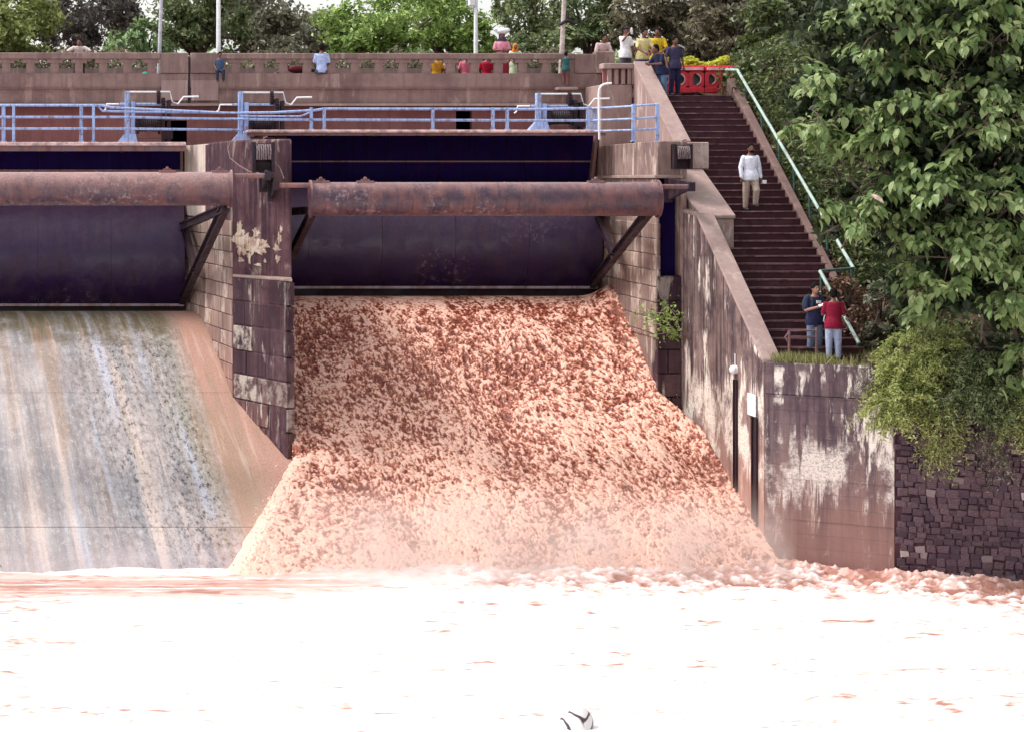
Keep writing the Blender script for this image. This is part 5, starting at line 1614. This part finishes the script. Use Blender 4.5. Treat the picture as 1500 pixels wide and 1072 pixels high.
# sprig at the very edge of the river
sp = empty('sprig', P(-1, 829, 41.0), 'tiny green sprig at the foot of the dry spillway, at the edge of the view', 'plant')
c = P(-2, 830, 41.0)
mb = MB(); pts = []
for k in range(4):
    tip = c + Vector((rng.uniform(-.2, .12), rng.uniform(-.1, .1), rng.uniform(.05, .25)))
    mb.tube([c - Vector((0, 0, .25)), tip], [.008, .004], 4)
    pts += [np.array(c.lerp(tip, rng.random())) + rng.normal(0, .03, 3) for _ in range(8)]
mb.build('stems', M['bark'], sp); link('leaves', leaf_cloud('leaves', np.array(pts), .07, M['lf_bright'], rng), sp)

# ================================================================ PEOPLE
def remeshed(mb, name, mt, voxel, parent=None, smooth_it=3):
    me0 = mb.mesh(name, None)
    o = bpy.data.objects.new(name, me0); COL.objects.link(o)
    r = o.modifiers.new('r', 'REMESH'); r.mode = 'VOXEL'; r.voxel_size = voxel
    s = o.modifiers.new('s', 'SMOOTH'); s.iterations = smooth_it; s.factor = .5
    dg = bpy.context.evaluated_depsgraph_get()
    me = bpy.data.meshes.new_from_object(o.evaluated_get(dg))
    bpy.data.objects.remove(o); bpy.data.meshes.remove(me0)
    me.name = name; me.materials.clear(); me.materials.append(mt); smooth(me)
    o = bpy.data.objects.new(name, me); COL.objects.link(o)
    if parent: o.parent = parent
    return o

_cloth = {}
def cloth(c, rough=.85):
    k = tuple(c)
    if k not in _cloth: _cloth[k] = plain('cloth_%d' % len(_cloth), c, rough, .15, .18, 16, bump=.25)
    return _cloth[k]

STAND = dict(elR=(-.150, .015, .640), wrR=(-.155, -.03, .490), elL=(.150, .015, .640), wrL=(.155, -.03, .490),
             knR=(-.058, -.012, .285), anR=(-.062, .012, .045), knL=(.058, -.012, .285), anL=(.062, .012, .045), bend=0.0, turn=0.0, nod=0.0)
WALK = dict(knR=(-.055, .02, .285), anR=(-.055, .045, .045), knL=(.058, -.09, .30), anL=(.058, -.05, .10), elL=(.150, .04, .645), wrL=(.170, .02, .490), elR=(-.150, -.01, .645), wrR=(-.155, -.055, .49))
PHONE = dict(elR=(-.140, -.02, .640), wrR=(-.045, -.155, .690), elL=(.140, -.02, .640), wrL=(.045, -.155, .700), nod=.25)
CAMERA = dict(elR=(-.150, -.10, .690), wrR=(-.05, -.22, .800), elL=(.140, -.09, .680), wrL=(.045, -.22, .790), nod=.1)
LEAN = dict(bend=.45, elR=(-.150, -.10, .66), wrR=(-.06, -.22, .60), elL=(.150, -.10, .66), wrL=(.06, -.22, .60), nod=.25)
SIT = dict(knR=(-.075, -.235, .500), anR=(-.075, -.250, .27), knL=(.075, -.235, .500), anL=(.075, -.250, .27), elR=(-.140, -.01, .650), wrR=(-.09, -.12, .545), elL=(.140, -.01, .650), wrL=(.09, -.12, .545))
DRINK = dict(elR=(-.150, -.10, .735), wrR=(-.035, -.13, .875), elL=(.140, -.03, .645), wrL=(.09, -.13, .60))
CLIMB = dict(elR=(-.10, -.13, .83), wrR=(-.06, -.20, .93), elL=(.12, -.06, .68), wrL=(.10, -.16, .62), knL=(.05, -.12, .33), anL=(.05, -.06, .10))

def person(label, foot, rz, h, pose, top, bottom, group=None, sleeves='short', hair='short', skin=None, belly=0.0, voxel=.018, kit=None, skirt=False, name='person', z_sit=False, shoes=True):
    p = dict(STAND); p.update(pose)
    bend, nod = p['bend'], p['nod']
    skin = skin or M['skin']
    def up(v):       # joints above the hips lean forward about the pelvis
        x, y, z = v
        dz, dy = z - .52, y
        return Vector((x, dy*math.cos(bend) - dz*math.sin(bend), .52 + dz*math.cos(bend) + dy*math.sin(bend)))*h
    def lo(v): return Vector(v)*h
    neck, hd = up((0, 0, .835)), up((0, -.018 - nod*.03, .928 - nod*.006))
    sR, sL = up((-.104, 0, .796)), up((.104, 0, .796))
    eR, eL, wR, wL = up(p['elR']), up(p['elL']), up(p['wrR']), up(p['wrL'])
    hR, hL = lo((-.052, 0, .505)), lo((.052, 0, .505))
    kR, kL, aR, aL = (lo(p[k]) for k in ('knR', 'knL', 'anR', 'anL'))
    b = MB()
    tors = [((0, 0, .475), .083, .060), ((0, 0, .53), .092, .066 + belly*.3), ((0, -.004 - belly*.4, .61), .078 + belly*.3, .056 + belly), ((0, -.002, .70), .088 + belly*.1, .062 + belly*.3), ((0, .002, .775), .098, .060), ((0, .004, .815), .075, .046), ((0, .002, .840), .036, .034)]
    def trs(pad, z0=0, z1=9, flare=0.0):
        r = []
        for c, rx, ry in tors:
            if z0 <= c[2] <= z1:
                q = up(c) if c[2] > .52 else lo(c)
                f = flare*max(0, (.62 - c[2]))
                r.append((q, (rx + pad + f)*h, (ry + pad + f)*h))
        return r
    b.loft(trs(0), 16)
    b.cap(up((0, .004, .82)), up((0, -.008, .875)), .034*h, .032*h)
    b.ell(hd, (.046*h, .056*h, .068*h), 14, 12)
    b.ell(hd + Vector((0, -.020, -.030))*h, (.036*h, .036*h, .038*h), 10, 8)           # jaw
    b.cap(hd + Vector((0, -.052, .006))*h, hd + Vector((0, -.066, -.014))*h, .007*h, .011*h, 6)   # nose
    for s in (-1, 1): b.ell(hd + Vector((s*.047, .006, -.004))*h, (.007*h, .014*h, .019*h), 8, 6)
    for s, e, w in ((sR, eR, wR), (sL, eL, wL)):
        b.cap(s, e, .030*h, .024*h); b.cap(e, w, .024*h, .016*h)
    for hh, k, a in ((hR, kR, aR), (hL, kL, aL)):
        b.cap(hh, k, .052*h, .036*h); m_ = k.lerp(a, .3) + Vector((0, .012*h, 0))
        b.cap(k, m_, .036*h, .036*h); b.cap(m_, a, .036*h, .022*h)
        b.cap(a + Vector((0, .012, -.020))*h, a + Vector((0, -.085, -.030))*h, .024*h, .017*h)
    hands = []
    for sg, e, w in ((-1, eR, wR), (1, eL, wL)):
        d = (w - e).normalized(); pc = w + d*.028*h
        b.ell(pc, (.018*h, .020*h, .024*h), 10, 8)
        hands.append((sg, d, pc))
    body = remeshed(b, name, skin, voxel)
    # five fingers on each hand, joined to the same body mesh
    fb = MB()
    for sg, d, pc in hands:
        side = d.cross(Vector((0, 1, 0)))
        side = side.normalized() if side.length > .1 else Vector((1, 0, 0))
        inw = side.cross(d).normalized()
        for k, ln in enumerate((.040, .047, .044, .034)):
            r0 = pc + side*(k - 1.5)*.0105*h + d*.010*h
            m1 = r0 + d*ln*.55*h; t1 = m1 + (d*.7 + inw*.5)*ln*.5*h
            fb.tube([r0, m1, t1], [.0056*h, .0052*h, .0040*h], 6)
        r0 = pc - side*.017*h*sg
        fb.tube([r0, r0 + (d*.5 - side*sg*.7)*.024*h, r0 + (d - side*sg*.4)*.036*h], [.0065*h, .006*h, .0045*h], 6)
    bm = bmesh.new(); bm.from_mesh(body.data)
    fm = fb.mesh('f', None); bm.from_mesh(fm)
    bm.to_mesh(body.data); bm.free(); bpy.data.meshes.remove(fm); smooth(body.data)
    body.location = foot; body.rotation_euler = (0, 0, rz)
    tag(body, label, 'person', group)
    # clothes, hair, eyes: children of the body
    def child(mb, nm, mt, vox=voxel):
        return remeshed(mb, nm, mt, vox, body, 2)
    s = MB()
    s.loft(([] if abs(p['knR'][1]) > .2 else [(lo((0, 0, .445)), .124*h, .092*h)]) + trs(.014, 0, .83, 0 if abs(p['knR'][1]) > .2 else .19), 16)
    f = {'short': .80, 'long': 2.0, 'none': .25}[sleeves]
    for a, e, w in ((sR, eR, wR), (sL, eL, wL)):
        q = a.lerp(e, min(1, f))
        s.cap(a + Vector((0, 0, -.004))*h, q, .0355*h, .035*h if f > .3 else .03*h)
        if f > 1: s.cap(e, e.lerp(w, .93), .033*h, .025*h)
    child(s, 'shirt', cloth(top))
    t = MB()
    if skirt:
        t.loft([(lo((0, 0, .60)), .09*h, .07*h), (lo((0, 0, .50)), .112*h, .092*h), (lo((0, 0, .30)), .13*h, .11*h), (lo((0, 0, .06)), .155*h, .135*h)], 18)
        child(t, 'skirt', cloth(bottom))
    else:
        t.loft([(lo((0, 0, .475)), .094*h, .072*h), (lo((0, 0, .53)), .097*h, .072*h), (lo((0, 0, .585)), .088*h, .066*h)], 16)
        for hh, k, a in ((hR, kR, aR), (hL, kL, aL)):
            t.cap(hh, k, .062*h, .052*h); t.cap(k, k.lerp(a, .97), .052*h, .038*h); t.ell(k, .054*h)
        child(t, 'trousers', cloth(bottom))
    if shoes:
        for a in (aR, aL):
            q = MB(); q.cap(a + Vector((0, .016, -.020))*h, a + Vector((0, -.092, -.028))*h, .029*h, .021*h); q.cap(a + Vector((0, .01, .01))*h, a + Vector((0, .0, -.02))*h, .026*h, .028*h)
            child(q, 'shoe', M['shoe'])
    e = MB()
    for sgn in (-1, 1): e.ell(hd + Vector((sgn*.017, -.050, .008))*h, (.0075*h, .006*h, .0045*h), 8, 6)
    o = e.build('eyes', M['hair'], None, sm=60); o.parent = body
    m = MB().ell(hd + Vector((0, -.0545, -.034))*h, (.014*h, .006*h, .0035*h), 8, 6).build('mouth', cloth((.10, .03, .03)), None, sm=60); m.parent = body
    hr_ = MB()
    c = hd + Vector((0, .012, .020))*h
    hr_.ell(c, (.056*h, .060*h, .064*h), 14, 10)
    hr_.ell(c + Vector((0, .026, -.030))*h, (.049*h, .040*h, .046*h), 12, 8)
    if hair == 'bun': hr_.ell(c + Vector((0, .062, -.02))*h, (.026*h,)*3, 10, 8)
    if hair in ('short', 'bun', 'beard'):
        ho = child(hr_, 'hair', M['hair'], voxel*.8)
    if hair == 'beard':
        bb = MB(); bb.ell(hd + Vector((0, -.030, -.048))*h, (.036*h, .030*h, .024*h), 10, 8)
        child(bb, 'beard', M['hair'], voxel*.6)
    if isinstance(hair, tuple):      # head scarf
        hr_.ell(hd + Vector((0, .012, .004))*h, (.058*h, .060*h, .072*h), 14, 10)
        hr_.loft([(hd + Vector((0, .020, -.03))*h, .055*h, .045*h), (hd + Vector((0, .03, -.12))*h, .085*h, .045*h)], 12)
        child(hr_, 'head_scarf', cloth(hair))
    if hair == 'cap':
        child(hr_, 'hair', M['hair'])
        cp = MB(); cp.ell(hd + Vector((0, -.002, .030))*h, (.053*h, .062*h, .045*h), 14, 8); cp.ell(hd + Vector((0, -.075, .028))*h, (.040*h, .045*h, .008*h), 12, 6)
        child(cp, 'cap', cloth((.03, .025, .035)), voxel*.8)
    if kit: kit(body, dict(h=h, hd=hd, wR=wR, wL=wL, eR=eR, eL=eL, sR=sR, sL=sL, up=up, lo=lo, child=child))
    return body

def own(mb, name, mt, body, label, cat, sm=50):
    """a thing held by someone: top level, placed with the holder"""
    me = mb.mesh(name, mt); smooth(me, sm)
    o = link(name, me)
    o.location = body.location; o.rotation_euler = body.rotation_euler
    return tag(o, label, cat)

NAVY, BLUE, JEANS, PALEJ = (.022, .022, .060), (.05, .06, .22), (.14, .17, .26), (.36, .40, .56)
# --- the man walking down the steps
yw = 44.6 + .345*11.2
def at_step(px, y):
    k = int((y - SY0) / ((SY1 - SY0)/NST)); return Vector((X(px, y), y, SZ0 + (k + 1)*(SZ1 - SZ0)/NST))
def kit_walk(b, d):
    own(MB().box((d['wL'].x + .02, d['wL'].y - .07, d['wL'].z - .15), (d['wL'].x + .12, d['wL'].y + .03, d['wL'].z - .06)), 'paper_cup', M['white'], b, 'small white packet held by the man on the steps', 'packet')
yq = 50.1
fy_ = at_step(1099, yq)
person('man in a white long-sleeved shirt and beige trousers walking down the steps', fy_, .06, 1.70, WALK, (.74, .74, .84), (.40, .30, .25), sleeves='long', hair='beard', voxel=.014, kit=kit_walk)
# --- the two at the foot
def kit_tee(b, d):
    h = d['h']
    # white print on the chest, backpack, cable, phone
    c = d['up']((0, -.082, .752))
    MB().box((c.x - .030, c.y - .012, c.z - .035), (c.x + .075, c.y + .02, c.z + .030)).build('shirt_print', cloth((.72, .70, .74)), None).parent = b
    st = MB()
    for s in (-1, 1): st.tube([d['up']((s*.075, .06, .80)), d['up']((s*.078, -.01, .838)), d['up']((s*.078, -.082, .77)), d['up']((s*.085, -.07, .66)), d['up']((s*.09, .05, .60))], .018, 6)
    own(st.add([], []), 'backpack', cloth((.02, .045, .05)), b, 'dark backpack worn by the man in the navy T-shirt', 'backpack')
    bp = MB(); q = d['up']((0, .125, .70)); bp.ell(q, (.17, .11, .25), 14, 10)
    o = bp.build('bag', cloth((.02, .045, .05)), None, sm=60)
    o.parent = bpy.data.objects[[x.name for x in bpy.data.objects if x.name.startswith('backpack')][-1]]
    ph = MB(); q = (d['wR'] + d['wL'])/2 + Vector((0, -.07, .03)); ph.hexa([(q.x - .10, q.y - .05, q.z - .03), (q.x + .09, q.y - .05, q.z + .02), (q.x + .09, q.y + .03, q.z + .06), (q.x - .10, q.y + .03, q.z + .0), (q.x - .10, q.y - .055, q.z - .015), (q.x + .09, q.y - .055, q.z + .035), (q.x + .09, q.y + .025, q.z + .075), (q.x - .10, q.y + .025, q.z + .015)])
    own(ph, 'phone', M['white'], b, 'pale phone held by the man in the navy T-shirt', 'phone')
    cb = MB(); q = d['wL'] + Vector((-.02, -.08, -.02))
    cb.tube([q, q + Vector((.02, -.01, -.2)), q + Vector((.06, -.01, -.33)), q + Vector((.01, -.01, -.38)), q + Vector((-.05, -.01, -.30)), q + Vector((-.01, -.01, -.12))], .011, 6)
    own(cb, 'strap', M['white'], b, 'white wrist strap dangling from the phone of the man in navy', 'strap')
person('man in a navy T-shirt and blue jeans with a backpack, looking down at his phone', (X(1193, 44.75), 44.75, ZP + .01), .22, 1.70, PHONE, NAVY, JEANS, belly=.015, voxel=.013, kit=kit_tee, skin=plain('light_brown_skin', (.30, .15, .11), .55, .35, .1, 20, bump=.02))
person('man in a dark red shirt and pale jeans, his back turned, on the platform', (X(1221, 44.15), 44.15, ZP + .01), math.pi - .25, 1.60, dict(PHONE, nod=.3), (.20, .009, .032), PALEJ, sleeves='short', belly=.012, voxel=.013)

# --- the group at the head of the stairs
GS = 'people gathered at the head of the steps'
ZL = SZ1
def bott(b, d):
    q = d['wR'] + Vector((.02, -.06, .02))
    own(MB().tube([q + Vector((.05, .03, -.05)), q + Vector((-.01, -.03, .06)), q + Vector((-.02, -.04, .12))], [.035, .032, .014], 10), 'bottle', M['white'], b, 'small white bottle raised by the man in the cap', 'bottle')
person('man in a white shirt and dark cap raising a bottle to his mouth', (X(916, 57.2), 57.2, 11.35), .5, 1.68, DRINK, (.80, .78, .82), (.08, .07, .09), GS, hair='cap', kit=bott, sleeves='short')
person('young man in pale yellow with blue trousers, leaning on the coping', (X(941, 57.1), 57.1, 11.30), .15, 1.66, dict(LEAN, bend=.2), (.74, .62, .30), BLUE, GS)
person('man in a bright yellow shirt looking down at the water', (X(963, 57.4), 57.4, 11.28), -.3, 1.72, dict(LEAN, bend=.18), (.66, .42, .03), (.05, .04, .05), GS)
def cam_kit(b, d):
    q = (d['wR'] + d['wL'])/2 + Vector((0, -.09, .02))
    mb = MB(); mb.box((q.x - .07, q.y - .03, q.z - .045), (q.x + .07, q.y + .03, q.z + .045)); mb.tube([q + Vector((0, -.03, 0)), q + Vector((0, -.11, 0))], .038, 12)
    own(mb, 'camera', M['dark'], b, 'black camera held by the crouching man in navy', 'camera')
person('man in a navy T-shirt and jeans bending over the coping with a camera', (X(970, 55.3), 55.3, SZ1 - .18), -1.15, 1.62, dict(CAMERA, bend=.30, nod=.4, elR=(-.15, -.12, .67), wrR=(-.05, -.25, .72), elL=(.14, -.10, .67), wrL=(.05, -.25, .71)), (.018, .020, .055), (.10, .16, .26), GS, belly=.015)
person('man in dark grey-blue with a white towel on his shoulder', (X(988, 56.0), 56.0, SZ1), .25, 1.68, dict(STAND, nod=.2), (.05, .04, .085), (.022, .02, .06), GS, skin=M['skin'],
       kit=lambda b, d: own(MB().hexa([tuple(d['up'](v)) for v in ((.04, -.075, .845), (.15, -.06, .80), (.16, .07, .80), (.05, .07, .85), (.04, -.08, .862), (.155, -.065, .815), (.165, .075, .815), (.05, .075, .867))]), 'towel', M['white'], b, 'white towel over the shoulder of the man in dark shorts', 'towel'))
person('man in a pinkish white shirt leaning on the end post of the parapet', (X(880, 58.75), 58.75, 11.35), .1, 1.62, LEAN, (.70, .50, .50), (.08, .06, .07), GS)

# --- along the bridge
GP = 'people along the bridge parapet'
person('man in white leaning over the parapet with his elbows spread', (X(116, 58.75), 58.75, 11.35), 0, 1.52, dict(LEAN, bend=.55, elR=(-.24, -.08, .74), wrR=(-.10, -.16, .66), elL=(.24, -.08, .74), wrL=(.10, -.16, .66)), (.72, .60, .58), (.015, .012, .018), GP)
person('man in a pale blue shirt sitting on the outer ledge with his back turned', (X(471, 57.98), 57.98, 11.71 - .47*1.62), math.pi, 1.62, dict(SIT, knR=(-.05, -.235, .50), knL=(.05, -.235, .50), anR=(-.05, -.25, .30), anL=(.05, -.25, .30)), (.38, .46, .72), (.10, .10, .13), GP)
person('small child in blue sitting on the ledge by the thick white pole', (X(322, 57.82), 57.82, 11.71 - .47*1.15), 0, 1.15, SIT, (.05, .09, .16), (.03, .035, .06), GP, sleeves='none')
person('woman in an orange sari sitting behind the balustrade', (X(639, 58.95), 58.95, 11.60 - .47*1.5), math.pi, 1.5, SIT, (.62, .30, .03), (.62, .28, .03), GP, hair='bun')
person('person in white and pink whose dark head shows just over the rail', (X(656, 59.2), 59.2, 11.35), math.pi + .4, 1.22, STAND, (.66, .45, .50), (.16, .07, .08), GP)
person('woman in a rose pink sari sitting behind the balustrade', (X(683, 58.95), 58.95, 11.58 - .47*1.5), math.pi, 1.5, SIT, (.66, .16, .24), (.60, .12, .2), GP, hair='bun')
person('woman in a crimson dress sitting between the balusters', (X(713, 58.95), 58.95, 11.58 - .47*1.5), math.pi - .2, 1.5, SIT, (.40, .012, .035), (.36, .012, .03), GP, hair='bun')
def bundle(b, d):
    q = d['hd'] + Vector((0, .02, .13))
    mb = MB(); mb.ell(q, (.19, .15, .10), 14, 8); mb.ell(q + Vector((-.16, 0, .05)), (.10, .09, .06), 10, 6); mb.ell(q + Vector((.14, .02, .03)), (.12, .1, .07), 10, 6)
    own(mb, 'bundle', M['white'], b, 'white cloth bundle carried on the head of the woman in pink', 'bundle')
person('standing woman in a pink dress carrying a white bundle on her head', (X(735, 59.1), 59.1, 11.35), 0, 1.66, dict(STAND, elR=(-.14, -.02, .66), wrR=(-.03, -.12, .66), elL=(.14, -.02, .66), wrL=(.03, -.12, .64)), (.68, .25, .34), (.34, .03, .06), GP, skirt=True, hair=(.06, .05, .13), kit=bundle)
person('woman in an orange head scarf and pale green dress leaning on the rail', (X(754, 58.8), 58.8, 11.35), -.1, 1.30, dict(LEAN, bend=.25), (.62, .66, .46), (.55, .66, .42), GP, skirt=True, hair=(.72, .20, .02))
person('child in a teal top climbing the outside of the parapet by the wooden pole', (X(829, 57.75), 57.75, 11.30), math.pi, 1.02, CLIMB, (.03, .10, .10), (.16, .07, .07), GP, sleeves='none', shoes=False)
MB().box((X(815, 57.7), 57.55, 11.20), (X(845, 57.7), 57.95, 11.277)).build('foot_ledge', M['coping'], bridge, bevel=.01)
# bits seen through the balusters
o = MB().ell((X(213, 59.2), 59.2, 11.62), (.16, .12, .20), 12, 8).build('bag', cloth((.05, .30, .22)), None, sm=60); tag(o, 'teal green bag set down behind the balusters near the grey light pole', 'bag')
bk = empty('motorbike', (X(440, 61.5), 61.5, 11.35), 'dark red motorbike parked on the bridge, glimpsed between balusters', 'motorbike')
bx_ = X(440, 61.5)
for sx in (-.62, .62):
    t = MB(); t.tube([(bx_ + sx + .27*math.cos(a), 61.5, 11.65 + .27*math.sin(a)) for a in np.linspace(0, 2*math.pi, 21)], .045, 8, False); t.build('wheel', M['shoe'], bk, sm=60)
MB().ell((bx_ - .12, 61.5, 12.02), (.28, .13, .13), 12, 8).build('fuel_tank', cloth((.10, .012, .018), .4), bk, sm=60)
MB().ell((bx_ + .38, 61.5, 12.0), (.34, .12, .07), 12, 8).build('seat', M['shoe'], bk, sm=60)
MB().tube([(bx_ - .62, 61.5, 11.65), (bx_ - .42, 61.5, 12.15), (bx_ - .40, 61.5, 12.25)], .03, 8).build('fork', M['steel'], bk)
MB().tube([(bx_ - .40, 61.2, 12.28), (bx_ - .42, 61.5, 12.25), (bx_ - .40, 61.8, 12.28)], .02, 8).build('handlebar', M['steel'], bk)
MB().box((bx_ - .25, 61.40, 11.55), (bx_ + .25, 61.60, 11.88)).build('engine', M['dark'], bk, bevel=.03)
MB().tube([(bx_ + .62, 61.5, 11.65), (bx_ + .1, 61.5, 11.9), (bx_ - .42, 61.5, 12.1)], .03, 8).build('frame', M['dark'], bk)
